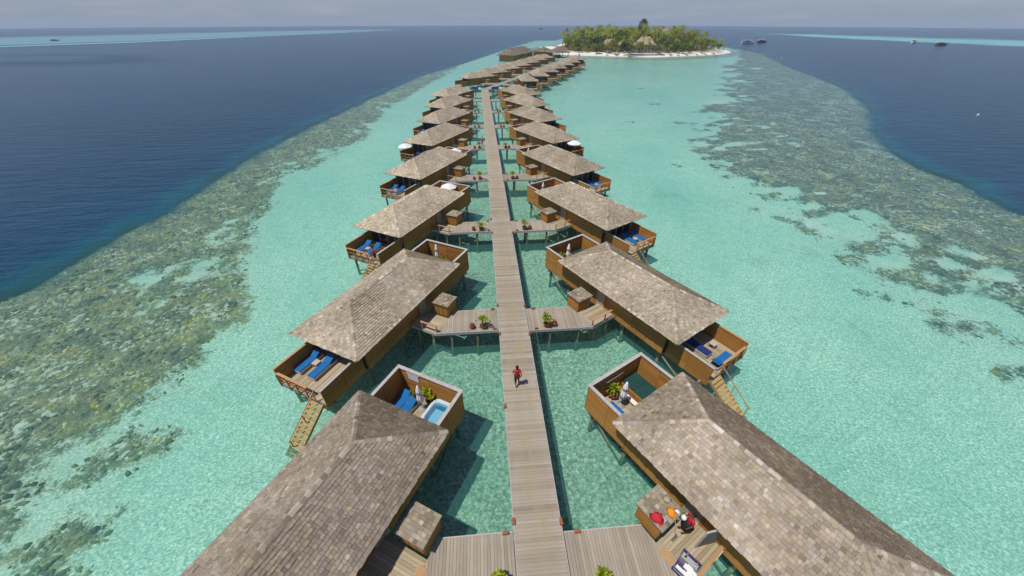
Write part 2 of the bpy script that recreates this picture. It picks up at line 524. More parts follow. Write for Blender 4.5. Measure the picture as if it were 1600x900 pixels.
def sea_mat():
    t = NT('sea_water')
    deep = t.attr('deep')
    p = t.pos()
    edge = t.noise(p, 0.16, 4, 0.6)
    dm = t.math('ADD', deep, t.math('MULTIPLY_ADD', edge, 9.0, -4.5))
    mask = t.sstep(dm, -1.0, 3.0)
    # waves: ripples plus longer swell lines
    w1 = t.noise(t.pos((1.0, 1.5, 1.0), rot=(0, 0, 0.5)), 1.5, 4, 0.62, 0.4)
    w2 = t.noise(t.pos((0.5, 1.6, 1.0), rot=(0, 0, -0.25)), 0.32, 3, 0.6)
    h = t.math('MULTIPLY_ADD', w2, 2.2, w1)
    nrm = t.bump(h, 0.55, 0.10)
    # lagoon: clear water, dappled sunlight put into its tint as a ripple net
    vor = t.n('TexVoronoi', feature='SMOOTH_F1')
    wv = t.n('TexNoise'); wv.inputs['Scale'].default_value = 2.0; wv.inputs['Detail'].default_value = 3
    t.l(p, wv.inputs['Vector'])
    dv = t.n('VectorMath', operation='SCALE'); t.l(wv.outputs['Color'], dv.inputs[0]); dv.inputs['Scale'].default_value = 0.5
    av = t.n('VectorMath', operation='ADD'); t.l(dv.outputs[0], av.inputs[0]); t.l(t.pos((1, 1.25, 1)), av.inputs[1])
    t.l(av.outputs[0], vor.inputs['Vector'])
    vor.inputs['Scale'].default_value = 6.2
    vor.inputs['Smoothness'].default_value = 0.35
    calm = t.ramp(t.noise(t.pos((1, 0.8, 1)), 0.10, 4, 0.6), [(0.32, 0.6), (0.65, 1.0)])
    fine = t.noise(t.pos((1.0, 1.6, 1.0), rot=(0, 0, 0.6)), 7.0, 3, 0.7, 0.6)
    net = t.math('MULTIPLY_ADD', t.sstep(fine, 0.36, 0.70), 0.55, t.math('MULTIPLY', t.sstep(vor.outputs['Distance'], 0.10, 0.62), 0.62))
    dapple = t.math('MULTIPLY_ADD', t.math('SUBTRACT', net, 0.55), t.math('MULTIPLY', calm, 1.7), 0.5, clamp=True)
    tin = t.ramp(dapple, [(0.0, (0.41, 0.66, 0.61)), (0.5, (0.46, 0.715, 0.66)), (0.85, (0.56, 0.81, 0.76)), (1.0, (0.80, 0.97, 0.94))])
    slow = t.noise(t.pos((1.0, 0.6, 1.0)), 0.045, 4, 0.6)
    tin = t.mix(1.0, tin, t.ramp(slow, [(0.3, (0.90, 0.955, 0.97)), (0.55, (1.0, 1.0, 1.0)), (0.72, (1.0, 1.0, 1.0))]), 'MULTIPLY')
    tin = t.mix(t.math('MULTIPLY', t.sstep(t.attr('reef'), -2.0, 2.5), 0.62), tin, (0.80, 0.88, 0.84))
    tr = t.n('BsdfTransparent'); t.l(tin, tr.inputs[0])
    gl = t.n('BsdfGlossy'); gl.inputs['Roughness'].default_value = 0.12; t.l(nrm, gl.inputs['Normal'])
    gl.inputs['Color'].default_value = (0.8, 0.85, 0.9, 1)
    fr = t.n('Fresnel'); fr.inputs['IOR'].default_value = 1.30; t.l(nrm, fr.inputs['Normal'])
    df = t.n('BsdfDiffuse'); df.inputs[0].default_value = (0.16, 0.62, 0.55, 1)
    tm = t.n('MixShader'); tm.inputs[0].default_value = 0.09; t.l(tr.outputs[0], tm.inputs[1]); t.l(df.outputs[0], tm.inputs[2])
    tr = tm
    lag = t.n('MixShader'); t.l(t.math('MULTIPLY', fr.outputs[0], 0.7), lag.inputs[0]); t.l(tr.outputs[0], lag.inputs[1]); t.l(gl.outputs[0], lag.inputs[2])
    # open sea: blue body colour that darkens away from the reef edge
    dr = t.n('MapRange'); t.l(dm, dr.inputs[0]); dr.inputs[1].default_value = 0; dr.inputs[2].default_value = 40
    dc = t.ramp(dr.outputs[0], [(0.0, (0.0, 0.090, 0.115)), (0.12, (0.0, 0.036, 0.068)), (0.6, (0.0, 0.026, 0.052)), (1.0, (0.0, 0.025, 0.050))])
    patch = t.noise(t.pos((0.35, 1.0, 1.0)), 0.05, 4, 0.55)
    dc = t.mix(1.0, dc, t.ramp(patch, [(0.35, 0.8), (0.65, 1.2)]), 'MULTIPLY')
    sea = t.n('BsdfPrincipled')
    t.l(dc, sea.inputs['Base Color'])
    sea.inputs['Roughness'].default_value = 0.18
    sea.inputs['IOR'].default_value = 1.28
    w3 = t.noise(t.pos((0.35, 1.3, 1.0), rot=(0, 0, 0.2)), 0.5, 4, 0.62, 0.3)
    t.l(t.bump(t.math('MULTIPLY_ADD', w3, 3.0, h), 0.55, 0.15), sea.inputs['Normal'])
    ms = t.n('MixShader')
    t.l(mask, ms.inputs[0]); t.l(lag.outputs[0], ms.inputs[1]); t.l(sea.outputs[0], ms.inputs[2])
    return t.done(ms.outputs[0])

def seabed_mat():
    t = NT('sand_and_coral_bed')
    p = t.pos()
    n1 = t.noise(p, 0.11, 5, 0.62)
    n2 = t.noise(p, 0.9, 4, 0.6)
    n3 = t.noise(p, 5.0, 3, 0.6)
    sand = t.ramp(n2, [(0.25, (0.62, 0.60, 0.52)), (0.75, (0.80, 0.77, 0.70))])
    # pale and dark rubble, denser beside the boardwalk
    rub = t.attr('rubble')
    spots = t.math('MULTIPLY_ADD', n3, 0.55, t.math('MULTIPLY', n2, 0.6))
    rm = t.sstep(t.math('MULTIPLY_ADD', rub, 0.26, spots), 0.60, 0.86)
    bed = t.mix(t.math('MULTIPLY', rm, 0.85), sand, t.ramp(t.noise(p, 3.6, 4, 0.7), [(0.36, (0.20, 0.165, 0.10)), (0.5, (0.46, 0.38, 0.28)), (0.66, (0.86, 0.76, 0.62))]))
    weed = t.sstep(t.noise(t.pos((1.0, 0.7, 1.0)), 0.13, 5, 0.68), 0.60, 0.72)
    bed = t.mix(t.math('MULTIPLY', weed, 0.30), bed, (0.36, 0.33, 0.24))
    # coral
    f = t.math('ADD', t.attr('reefmask'), t.math('MULTIPLY_ADD', n2, 8.0, -4.0))
    f = t.math('ADD', f, t.math('MULTIPLY_ADD', n3, 5.0, -2.5))
    cm = t.sstep(f, -0.9, 1.1)
    c1 = t.ramp(t.noise(p, 1.3, 5, 0.7), [(0.28, (0.10, 0.08, 0.055)), (0.45, (0.22, 0.18, 0.105)), (0.6, (0.32, 0.265, 0.145)), (0.75, (0.50, 0.46, 0.33))])
    c2 = t.ramp(t.noise(p, 1.1, 5, 0.65), [(0.28, (0.13, 0.115, 0.095)), (0.5, (0.19, 0.165, 0.135)), (0.75, (0.27, 0.24, 0.20))])
    coral = t.mix(t.attr('rightside'), c1, c2)
    coral = t.mix(1.0, coral, t.ramp(t.noise(p, 0.55, 3, 0.6), [(0.34, (0.62, 0.64, 0.70)), (0.5, (1.0, 1.0, 1.0)), (0.68, (1.4, 1.3, 1.0))]), 'MULTIPLY')
    lowp = t.noise(t.pos((1.0, 0.8, 1.0)), 0.30, 4, 0.6)
    sp = t.math('MULTIPLY', t.sstep(t.math('ADD', t.noise(p, 1.7, 4, 0.7), t.math('MULTIPLY_ADD', lowp, 0.6, -0.3)), 0.52, 0.66), 0.85)
    cm = t.math('MULTIPLY', cm, t.math('SUBTRACT', 1.0, sp))
    bed = t.mix(cm, bed, coral)
    dp = t.sstep(t.attr('deep'), -2.0, 9.0)
    bed = t.mix(dp, bed, (0.10, 0.34, 0.42))
    return t.done(t.bsdf(bed, 0.95, 0.05, t.bump(n3, 0.4, 0.08)))

def bed_z(X, Y):
    d = -sdf(LAGOON, X, Y)
    rf = reef_fn(X, Y)
    z = -2.75+0.35*np.clip(rf/6, 0, 1)
    z = z-np.clip(d-1, 0, 25)*0.4
    return z-((X-CAM.x)**2+(Y-CAM.y)**2)/(2*REARTH)
def rubble_fn(X, Y):
    a = np.clip(1-(np.abs(X)-7)/7, 0, 1)*np.clip(1-(Y-45)/45, 0, 1)
    return a

xs = axis(-110, 180, 1.6, -7600, 7600)
ys = axis(-30, 330, 1.8, -400, 8200)
sea_o = ob('sea', grid_mesh('sea', sea_mat(), xs, ys, sea_z, {'deep': deep_fn, 'reef': reef_mask}), kind='structure')
xb = axis(-62, 110, 1.15, -700, 900, 1.12)
yb = axis(-5, 190, 1.3, -300, 1500, 1.12)
bed_o = ob('seabed', grid_mesh('seabed', seabed_mat(), xb, yb, bed_z,
           {'deep': deep_fn, 'reefmask': reef_mask, 'rubble': rubble_fn, 'rightside': right_fn}), kind='structure')

def shoal_mat(name, c0, c1, alpha_noise=0.02):
    t = NT(name)
    e = t.attr('edge')
    n = t.noise(t.pos((0.4, 1, 1)), alpha_noise, 4, 0.6)
    c = t.ramp(t.math('MULTIPLY_ADD', n, 0.6, t.math('MULTIPLY_ADD', e, 0.7, -0.1)), [(0.1, c0), (0.8, c1)])
    nrm = t.bump(t.noise(t.pos(), 0.3, 3), 0.4, 0.1)
    b = t.n('BsdfPrincipled')
    t.l(c, b.inputs['Base Color']); b.inputs['Roughness'].default_value = 0.25; b.inputs['IOR'].default_value = 1.2
    t.l(nrm, b.inputs['Normal'])
    tr = t.n('BsdfTransparent')
    ms = t.n('MixShader')
    t.l(t.sstep(t.math('ADD', e, t.math('MULTIPLY_ADD', n, 0.7, -0.35)), 0.0, 0.75), ms.inputs[0])
    t.l(tr.outputs[0], ms.inputs[1]); t.l(b.outputs[0], ms.inputs[2])
    return t.done(ms.outputs[0])

def band(name, low, up, mat, lift, prof):
    """pale shallow water far out on the sea: strip between two lines, edge attribute 0 at its rims"""
    me = bpy.data.meshes.new(name)
    nu, nv = 60, 12
    def at(line, s):
        s = s*(len(line)-1); i = min(int(s), len(line)-2); f = s-i
        return [line[i][k]+(line[i+1][k]-line[i][k])*f for k in (0, 1)]
    vs, fs, ed = [], [], []
    for i in range(nu+1):
        a, b = at(low, i/nu), at(up, i/nu)
        for j in range(nv+1):
            x, y = a[0]+(b[0]-a[0])*j/nv, a[1]+(b[1]-a[1])*j/nv
            vs.append((x, y, sea_z(x, y)+lift))
            ed.append(prof(j/nv)*min(1, 3*i/nu+0.02, 6*(1-i/nu)))
    for i in range(nu):
        for j in range(nv):
            k = i*(nv+1)+j
            fs.append((k, k+nv+1, k+nv+2, k+1))
    me.from_pydata(vs, [], fs)
    a = me.attributes.new('edge', 'FLOAT', 'POINT'); a.data.foreach_set('value', ed)
    me.materials.append(mat)
    return ob(name, me, kind='structure')
shm = shoal_mat('far_shoal_water', (0.085, 0.19, 0.235), (0.145, 0.29, 0.325))
shm2 = shoal_mat('pale_shoal_water', (0.08, 0.26, 0.28), (0.19, 0.44, 0.42))
band('lagoon_shoal', [(-99.2, 1236.6), (-210.7, 1012.5), (-325.3, 668.5), (-372.7, 491.7), (-428.8, 420.9), (-520, 330)],
     [(-180, 1650), (-313.5, 1519.6), (-588.8, 1225.6), (-732.9, 984.3), (-832.7, 833.3), (-950, 650)], shm, 0.10, lambda s: min(1, s*5, (1-s)*1.6))
band('lagoon_shoal', [(-105, 1240), (-216, 1020), (-330, 678), (-377, 500), (-433, 428), (-525, 335)],
     [(-120, 1300), (-240, 1085), (-360, 740), (-405, 540), (-463, 462), (-560, 360)], shm2, 0.16, lambda s: min(1, s*5, (1-s)*1.6))
band('lagoon_shoal', [(507.0, 850), (480, 640), (465.2, 539.3), (464.5, 412.9), (475.5, 339.5), (490, 250)],
     [(590, 960), (620, 840), (653.5, 762.0), (699.6, 627.9), (763.2, 552.3), (850, 430)], shm2, 0.10, lambda s: min(1, s*3.5, (1-s)*1.6))

# coral heads on the near part of the reef: too many to count
def coral():
    b = MB()
    rr = random.Random(3)
    N = 150000
    px = np.array([rr.uniform(-48, 74) for _ in range(N)]); py = np.array([4+116*rr.random()**1.25 for _ in range(N)])
    rf = reef_fn(px, py); dp = deep_fn(px, py)
    bz = bed_z(px, py)
    cnt = 0
    from mathutils import noise as mn
    for x, y, f, d, z in zip(px, py, rf, dp, bz):
        if f < -24 or d > 1.5 or rr.random() > (0.75 if x < 0 else 0.45):
            continue
        if -9 < x < 30 or reef_mask_pt(x, y, f, d) < rr.uniform(-0.5, 1.8):
            continue
        r = rr.uniform(0.06, 0.18)*(1.0 if rr.random() < 0.9 else 1.8)
        h = min(rr.uniform(0.2, 0.75)*r, 0.22)
        n = 6
        tone = min(1, max(0, rr.gauss(0.47, 0.17)+0.55*mn.fractal(Vector((x*0.5, y*0.4, 9.0)), 0.9, 2.0, 3)))
        ang = rr.random()*6.28
        sx = rr.uniform(0.6, 1.8)
        ca, sa = math.cos(ang), math.sin(ang)
        jit = [rr.uniform(0.4, 1.4) for _ in range(n)]
        tx, ty = rr.uniform(-0.5, 0.5)*h, rr.uniform(-0.5, 0.5)*h
        ring = []
        for k, zz in ((1.0, -0.1), (0.8, h*0.85)):
            for i in range(n):
                t = 6.283*i/n
                q = r*k*jit[i]*rr.uniform(0.8, 1.2)
                ex, ey = q*math.cos(t)*sx, q*math.sin(t)
                ring.append((x+ex*ca-ey*sa, y+ex*sa+ey*ca, z+zz*rr.uniform(0.5, 1.3)))
        ring.append((x+tx, y+ty, z+h*1.1))
        fs = [(i, (i+1) % n, n+(i+1) % n, n+i) for i in range(n)]+[(n+i, n+(i+1) % n, 2*n) for i in range(n)]
        b.add(ring, fs, tone, True)
        cnt += 1
    t = NT('living_coral')
    g = t.noise(t.pos(), 6, 3)
    yl = t.noise(t.pos(), 0.45, 3, 0.6)
    f = t.math('ADD', t.attr('tone'), t.math('MULTIPLY_ADD', g, 0.7, -0.35), clamp=True)
    c = t.ramp(f, [(0.0, (0.08, 0.065, 0.045)), (0.4, (0.25, 0.21, 0.13)), (0.7, (0.37, 0.32, 0.19)), (1.0, (0.58, 0.54, 0.42))])
    c = t.mix(t.sstep(yl, 0.5, 0.68), c, t.mix(1.0, c, (1.55, 1.25, 0.45), 'MULTIPLY'))
    m = t.done(t.bsdf(c, 0.95, 0.05, t.bump(g, 0.5, 0.06)))
    o = ob('coral_heads', b.mesh('coral_heads', m), kind='stuff')
    o['label'] = 'brown coral heads crowding the shallow reef below the water'
    o['category'] = 'coral'
coral()

# ------------------------------------------------------------------ villa frames
ORD = ['nearest', 'second', 'third', 'fourth', 'fifth', 'sixth', 'seventh', 'eighth']
TH = math.radians(60.75)
A2 = math.radians(24.5)
BEND = (-0.1, 131.7)
class Frame:
    """side -1 left, +1 right of a pier; seg 0 the straight boardwalk, 1 the pier after the bend"""
    def __init__(s, side, n, seg=0):
        s.side, s.n, s.seg, s.m = side, n, seg, side
        if seg == 0:
            x = side*(1.05+(0.25 if side > 0 else 0.0))
            y = 6.056+15.35*n-(0.19 if side > 0 else 0)
        else:
            x, y = side*1.15, 14.7+14.0*n
        ang = math.atan2(-math.sin(TH), side*math.cos(TH))
        if seg == 1:
            r = (math.cos(A2), -math.sin(A2)); d = (math.sin(A2), math.cos(A2))
            x, y = BEND[0]+x*r[0]+y*d[0], BEND[1]+x*r[1]+y*d[1]
            ang -= A2
        s.x, s.y, s.a = x, y, ang
        s.side_word = 'left' if side < 0 else 'right'
        s.short = '%s villa %s of %s' % (ORD[n], s.side_word, 'boardwalk' if seg == 0 else 'bent pier')
    def p(s, u, v, z=0.0):
        v = v*s.m
        c, q = math.cos(s.a), math.sin(s.a)
        return (s.x+u*c-v*q, s.y+u*q+v*c, z)

V0, V1, VM = 4.653, 10.45, 7.55
U0, U1 = -2.16, 9.66
ZE, ZR = 1.727, 3.252
RU0, RU1 = 0.78, 6.72
FL = -0.35
WN, WF = 5.35, 9.66            # near and far wall planes
HU0, HU1 = -1.5, 8.55          # house
BU = -4.6                      # pool terrace end
DU = 11.82                     # sea deck end

SLOPES = [  # eave start, eave end, top left, top right, tone shift
    ((U0, V0), (U1, V0), (RU0, VM), (RU1, VM), 0.0),
    ((U1, V0), (U1, V1), (RU1, VM), (RU1, VM), 0.06),
    ((U1, V1), (U0, V1), (RU1, VM), (RU0, VM), 0.0),
    ((U0, V1), (U0, V0), (RU0, VM), (RU0, VM), 0.0),
]
SLOPE_SHADE = {1: (0.04, 0.02, -0.42, -0.13), -1: (0.0, 0.04, -0.02, -0.38)}   # sun shading put into shingle tone: slopes turned from the sun go darker
def shingles(seed, m):
    """every shingle of one roof as (eight corners, tone)"""
    rr = random.Random(seed)
    out = []
    for (a, b, c, d, sh), shd in zip(SLOPES, SLOPE_SHADE[m]):
        sh = shd
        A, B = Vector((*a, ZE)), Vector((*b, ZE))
        C, D = Vector((*c, ZR)), Vector((*d, ZR))
        e = (B-A).normalized()
        up = (C-A)-e*(C-A).dot(e)
        L = up.length
        up.normalize()
        nrm = e.cross(up)
        Lx = (B-A).length
        cl, cr = (C-A).dot(e), (D-A).dot(e)
        step = 0.165
        rows = int(L/step)
        step = L/rows
        for i in range(rows):
            t0, t1 = i*step-(0.05 if i == 0 else 0), min((i+1.12)*step, L)
            l0, l1 = cl*max(t0, 0)/L, cl*t1/L
            r0, r1 = Lx+(cr-Lx)*max(t0, 0)/L, Lx+(cr-Lx)*t1/L
            x = l0-rr.random()*0.2
            while x < r0:
                wd = rr.choice((0.11, 0.14, 0.17, 0.19, 0.22))
                x0, x1 = max(x, l0), min(x+wd, r0)
                y0, y1 = min(max(x, l1), r1), max(min(x+wd, r1), l1)
                x += wd
                if x1-x0 < 0.03:
                    continue
                if y1-y0 < 0.01:
                    y0 = y1 = (y0+y1)/2
                    y0 -= 0.005; y1 += 0.005
                jig = rr.uniform(-0.018, 0.018) if i else rr.uniform(-0.022, 0.018)
                hb, ht = 0.036+rr.random()*0.024, 0.012
                g = 0.004
                P = lambda xx, tt, h: A+e*xx+up*tt+nrm*h
                cs = [P(x0+g, t0+jig, 0.0), P(x1-g, t0+jig, 0.0), P(y1-g, t1, 0.0), P(y0+g, t1, 0.0),
                      P(x0+g, t0+jig, hb), P(x1-g, t0+jig, hb), P(y1-g, t1, ht), P(y0+g, t1, ht)]
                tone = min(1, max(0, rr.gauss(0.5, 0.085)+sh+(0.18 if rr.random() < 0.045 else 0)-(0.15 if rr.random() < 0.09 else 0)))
                out.append((cs, tone, nrm, x1-x0 > 0.12))
    return out

SH_F = [(4, 5, 6, 7), (0, 1, 5, 4), (1, 2, 6, 5), (3, 0, 4, 7)]
def ridge_tiles(rr):
    lines = [((U0, V0, ZE), (RU0, VM, ZR)), ((U0, V1, ZE), (RU0, VM, ZR)), ((U1, V0, ZE), (RU1, VM, ZR)), ((U1, V1, ZE), (RU1, VM, ZR)), ((RU0, VM, ZR), (RU1, VM, ZR))]
    out = []
    for p, q in lines:
        p, q = Vector(p), Vector(q)
        d = q-p
        L = d.length
        d.normalize()
        s = d.cross(Vector((0, 0, 1))).normalized()*0.13
        n = int(L/0.24)
        for i in range(n):
            a, b = p+d*(L*i/n), p+d*(L*(i+1.08)/n if i < n-1 else L)
            dr = Vector((0, 0, -0.055))
            h0, h1 = Vector((0, 0, 0.085+rr.random()*0.012)), Vector((0, 0, 0.062))
            w0, w1 = s*rr.uniform(0.9, 1.1), s*0.95
            cs = [a-w0+dr+h0*0.6, a+w0+dr+h0*0.6, b+w1+dr+h1*0.6, b-w1+dr+h1*0.6, a+h0, b+h1]
            out.append((cs, min(1, max(0, rr.gauss(0.58, 0.14)))))
    return out
RT_F = [(0, 4, 5, 3), (4, 1, 2, 5), (0, 1, 4), (1, 0, 3, 2), (3, 5, 2)]

def roof_base(m):
    b = MB()
    z0 = ZE-0.09
    P = [(U0, V0, z0), (U1, V0, z0), (U1, V1, z0), (U0, V1, z0), (U0, V0, ZE), (U1, V0, ZE), (U1, V1, ZE), (U0, V1, ZE), (RU0, VM, ZR), (RU1, VM, ZR)]
    b.add(P, [(3, 2, 1, 0), (0, 1, 5, 4), (1, 2, 6, 5), (2, 3, 7, 6), (3, 0, 4, 7), (4, 5, 9, 8), (5, 6, 9), (6, 7, 8, 9), (7, 4, 8)], 0.3)
    return b.mesh('roof', 'shingle', m)

def wall_boards(axis_u, c, lo, hi, z0, z1, th, cols, rows, rr, skip=None):
    """panels of one wall: list of boxes; axis_u True when the wall runs along u at v=c"""
    out = []
    du, dz = (hi-lo)/cols, (z1-z0)/rows
    g = 0.017
    for i in range(cols):
        for j in range(rows):
            if skip and skip(lo+(i+0.5)*du, z0+(j+0.5)*dz):
                continue
            a, b_ = lo+i*du+g, lo+(i+1)*du-g
            e, f = z0+j*dz+g*0.6, z0+(j+1)*dz-g*0.6
            k = rr.uniform(0, 0.012)
            out.append(((a, b_, c-th/2-k, c+th/2+k, e, f) if axis_u else (c-th/2-k, c+th/2+k, a, b_, e, f), rr.random()))
    return out

def make_wall(name, root, m, key, core, boards, detail, mat='brown'):
    """a wall: dark core with its boards, each board a part when detail"""
    def f():
        b = MB()
        b.box(*core, tone=0.2)
        if not detail:
            for bx, t in boards:
                b.box(*bx, tone=t)
        return b.mesh(name, mat, m)
    o = ob(name, cached((key, m, detail), f), root)
    if detail:
        for i, (bx, t) in enumerate(boards):
            ob('wall_board', cached((key, m, 'b', i), lambda: MB().box(*bx, tone=t).mesh('wall_board', mat, m)), o)
    return o

PILES = [(u, v) for u in (-4.2, -1.6, 1.6, 4.8, 8.2, 11.4) for v in (5.75, 9.4)]

def villa(fr, detail, glass_detail=True, tint=(1, 1, 1)):
    m = fr.m
    rr = random.Random(11)
    if fr.seg == 0:
        lab = 'shingle roofed wooden villa on stilts, %s from the camera on the %s of the boardwalk' % (ORD[fr.n], fr.side_word)
        grp = 'villas along the %s of the straight boardwalk' % fr.side_word
    else:
        lab = 'shingle roofed wooden villa on stilts, %s beyond the bend on the %s of the pier' % (ORD[fr.n], fr.side_word)
        grp = 'villas along the %s of the pier beyond the bend' % fr.side_word
    root = thing('water_villa', lab, 'villa', (fr.x, fr.y, 0), fr.a, grp)
    full = detail >= 2
    # roof
    rf = ob('roof', cached(('roof', m), lambda: roof_base(m)), root)
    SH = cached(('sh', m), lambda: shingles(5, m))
    RT = cached(('rt', 5), lambda: ridge_tiles(random.Random(9)))
    picked = set()
    if full:
        fw = cam.rotation_euler.to_matrix() @ Vector((0, 0, -1))
        up = cam.rotation_euler.to_matrix() @ Vector((0, 1, 0))
        rt = cam.rotation_euler.to_matrix() @ Vector((1, 0, 0))
        sc = []
        ca, sa = math.cos(fr.a), math.sin(fr.a)
        for i, (cs, t, nr, ok) in enumerate(SH):
            q = (cs[4]+cs[6])/2
            wp = Vector(fr.p(q.x, q.y, q.z))
            d = wp-CAM
            z = d.dot(fw)
            if z < 1 or abs(d.dot(rt))/z*558.4 > 815 or abs(d.dot(up))/z*558.4 > 465:
                continue
            vy = nr.y*m
            nw = Vector((nr.x*ca-vy*sa, nr.x*sa+vy*ca, nr.z))
            fac = -nw.dot(d.normalized())
            if fac <= 0.02 or not ok:
                continue
            sc.append((-fac/d.length_squared, i))
        sc.sort()
        picked = {i for _, i in sc[:300]}
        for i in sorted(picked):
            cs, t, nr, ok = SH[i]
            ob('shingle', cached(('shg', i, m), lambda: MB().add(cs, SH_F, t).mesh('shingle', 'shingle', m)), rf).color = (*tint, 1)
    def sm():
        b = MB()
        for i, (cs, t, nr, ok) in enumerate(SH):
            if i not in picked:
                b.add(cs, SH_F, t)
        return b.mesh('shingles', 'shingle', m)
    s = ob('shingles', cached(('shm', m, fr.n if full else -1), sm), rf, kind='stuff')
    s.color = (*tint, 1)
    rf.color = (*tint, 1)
    if full:
        for i, (cs, t) in enumerate(RT):
            ob('ridge_tile', cached(('rtg', i, m), lambda: MB().add(cs, RT_F, t).mesh('ridge_tile', 'shingle', m)), rf).color = (*tint, 1)
    else:
        def rm():
            b = MB()
            for cs, t in RT:
                b.add(cs, RT_F, t)
            return b.mesh('ridge_tiles', 'shingle', m)
        ob('ridge_tiles', cached(('rtm', m), rm), rf, kind='stuff').color = (*tint, 1)
    d1 = detail >= 1
    # house walls
    door = (2.1, 2.95)
    wb = wall_boards(True, WN, HU0, HU1, -0.48, 1.64, 0.11, 7, 4, rr)
    make_wall('house_wall', root, m, 'hw', (HU0, HU1, WN-0.035, WN+0.035, -0.5, 1.64), wb, d1)
    fb = wall_boards(True, WF, HU0, HU1, -0.48, 1.64, 0.11, 7, 4, rr)
    make_wall('house_wall', root, m, 'hwf', (HU0, HU1, WF-0.035, WF+0.035, -0.5, 1.64), fb, False)
    ib = wall_boards(False, HU0+0.06, WN+0.07, WF-0.07, -0.48, 1.64, 0.1, 3, 4, rr)
    make_wall('house_wall', root, m, 'hwi', (HU0+0.03, HU0+0.09, WN+0.06, WF-0.06, -0.5, 1.64), ib, False)
    ob('floor_frame', cached(('ff', m), lambda: MB().box(HU0, HU1, WN+0.08, WF-0.08, -0.62, -0.505, 0.2).box(BU+0.05, HU0, WN+0.08, WF-0.08, -0.6, -0.505, 0.2)
       .box(HU1, DU-0.1, 5.75, WF-0.08, -0.70, -0.505, 0.2).mesh('floor_frame', 'beam', m)), root)
    # sea front: dark room behind glass doors
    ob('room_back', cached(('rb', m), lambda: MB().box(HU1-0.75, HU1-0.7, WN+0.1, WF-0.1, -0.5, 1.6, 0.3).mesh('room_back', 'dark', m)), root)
    for k in range(4):
        a = WN+0.12+k*1.02
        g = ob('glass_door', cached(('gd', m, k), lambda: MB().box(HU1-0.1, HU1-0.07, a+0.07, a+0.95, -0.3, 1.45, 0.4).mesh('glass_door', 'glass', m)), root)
        if fr.seg == 0 and fr.n < 5:
            ob('door_frame', cached(('gf', m, k), lambda: MB().box(HU1-0.12, HU1-0.05, a, a+0.065, -0.34, 1.52, 0.3).box(HU1-0.12, HU1-0.05, a+0.955, a+1.015, -0.34, 1.52, 0.3)
               .box(HU1-0.12, HU1-0.05, a+0.07, a+0.95, 1.455, 1.52, 0.3).mesh('door_frame', 'brown', m)), g)
    # entrance door
    dleaf = ob('door', cached(('door', m), lambda: MB().box(door[0], door[1], WN-0.11, WN-0.07, FL, 1.5, 0.7).mesh('door', 'tan', m)), root)
    if fr.seg == 0 and fr.n < 4:
        ob('door_post', cached(('dp', m), lambda: MB().box(door[0]-0.09, door[0]-0.01, WN-0.13, WN-0.06, FL, 1.58, 0.2).box(door[1]+0.01, door[1]+0.09, WN-0.13, WN-0.06, FL, 1.58, 0.2)
           .mesh('door_post', 'brown', m)), dleaf)
    # walled pool terrace
    t = 0.12
    zb, zt = -0.43, 1.66
    specs = [('tw0', (BU+0.03, BU+0.09, WN, WF, zb, zt), wall_boards(False, BU+0.06, WN-0.04, WF+0.04, zb, zt, t, 2, 6, rr)),
             ('tw1', (BU+0.13, HU0, WN-0.03, WN+0.03, zb, zt), wall_boards(True, WN, BU+0.125, HU0-0.01, zb, zt, t-0.02, 2, 6, rr)),
             ('tw2', (BU+0.13, HU0, WF-0.03, WF+0.03, zb, zt), wall_boards(True, WF, BU+0.125, HU0-0.01, zb, zt, t-0.02, 2, 6, rr))]
    caps = [(BU-0.04, BU+0.17, WN-0.1, WF+0.1, zt, zt+0.05), (BU+0.172, HU0-0.01, WN-0.1, WN+0.1, zt, zt+0.05), (BU+0.172, HU0-0.01, WF-0.1, WF+0.1, zt, zt+0.05)]
    for (key, core, bo), cp in zip(specs, caps):
        wl = make_wall('terrace_wall', root, m, key, core, bo, d1)
        ob('wall_cap', cached((key, 'cap', m), lambda: MB().box(*cp, tone=0.6).mesh('wall_cap', 'trim', m)), wl)
    def tf():
        b = MB()
        v = WN+0.08
        while v < WF-0.2:
            b.box(BU+0.14, HU0-0.02, v, v+0.135, FL-0.06, FL, rr.random())
            v += 0.145
        return b.mesh('terrace_floor', 'tan', m)
    ob('terrace_floor', cached(('tf', m), tf), root)
    # sea deck
    def df():
        b = MB()
        v = 5.8
        while v < WF-0.15:
            b.box(HU1-0.6, DU, v, v+0.135, FL-0.05, FL, rr.random())
            v += 0.145
        return b.mesh('deck_floor', 'tan', m)
    ob('deck_floor', cached(('df', m), df), root)
    ob('deck_edge', cached(('de', m), lambda: MB().box(DU+0.005, DU+0.06, 5.68, WF+0.06, FL-0.27, FL-0.02, 0.7).mesh('deck_edge', 'beam', m)), root)
    for key, v, cols in (('sw0', 5.70, 2), ('sw1', WF+0.005, 2)):
        wl = make_wall('deck_wall', root, m, key, (HU1+0.06, DU, v-0.03, v+0.03, -0.7, 0.84), wall_boards(True, v, HU1+0.05, DU, -0.74, 0.84, 0.1, cols, 3, rr), d1)
        ob('wall_cap', cached((key, 'cap', m), lambda: MB().box(HU1+0.05, DU+0.03, v-0.08, v+0.08, 0.84, 0.885, 0.6).mesh('wall_cap', 'trim' if key == 'sw0' else 'rail', m)), wl)
    near = (fr.seg == 0 and fr.n < 6) or (fr.seg == 1 and fr.side > 0)
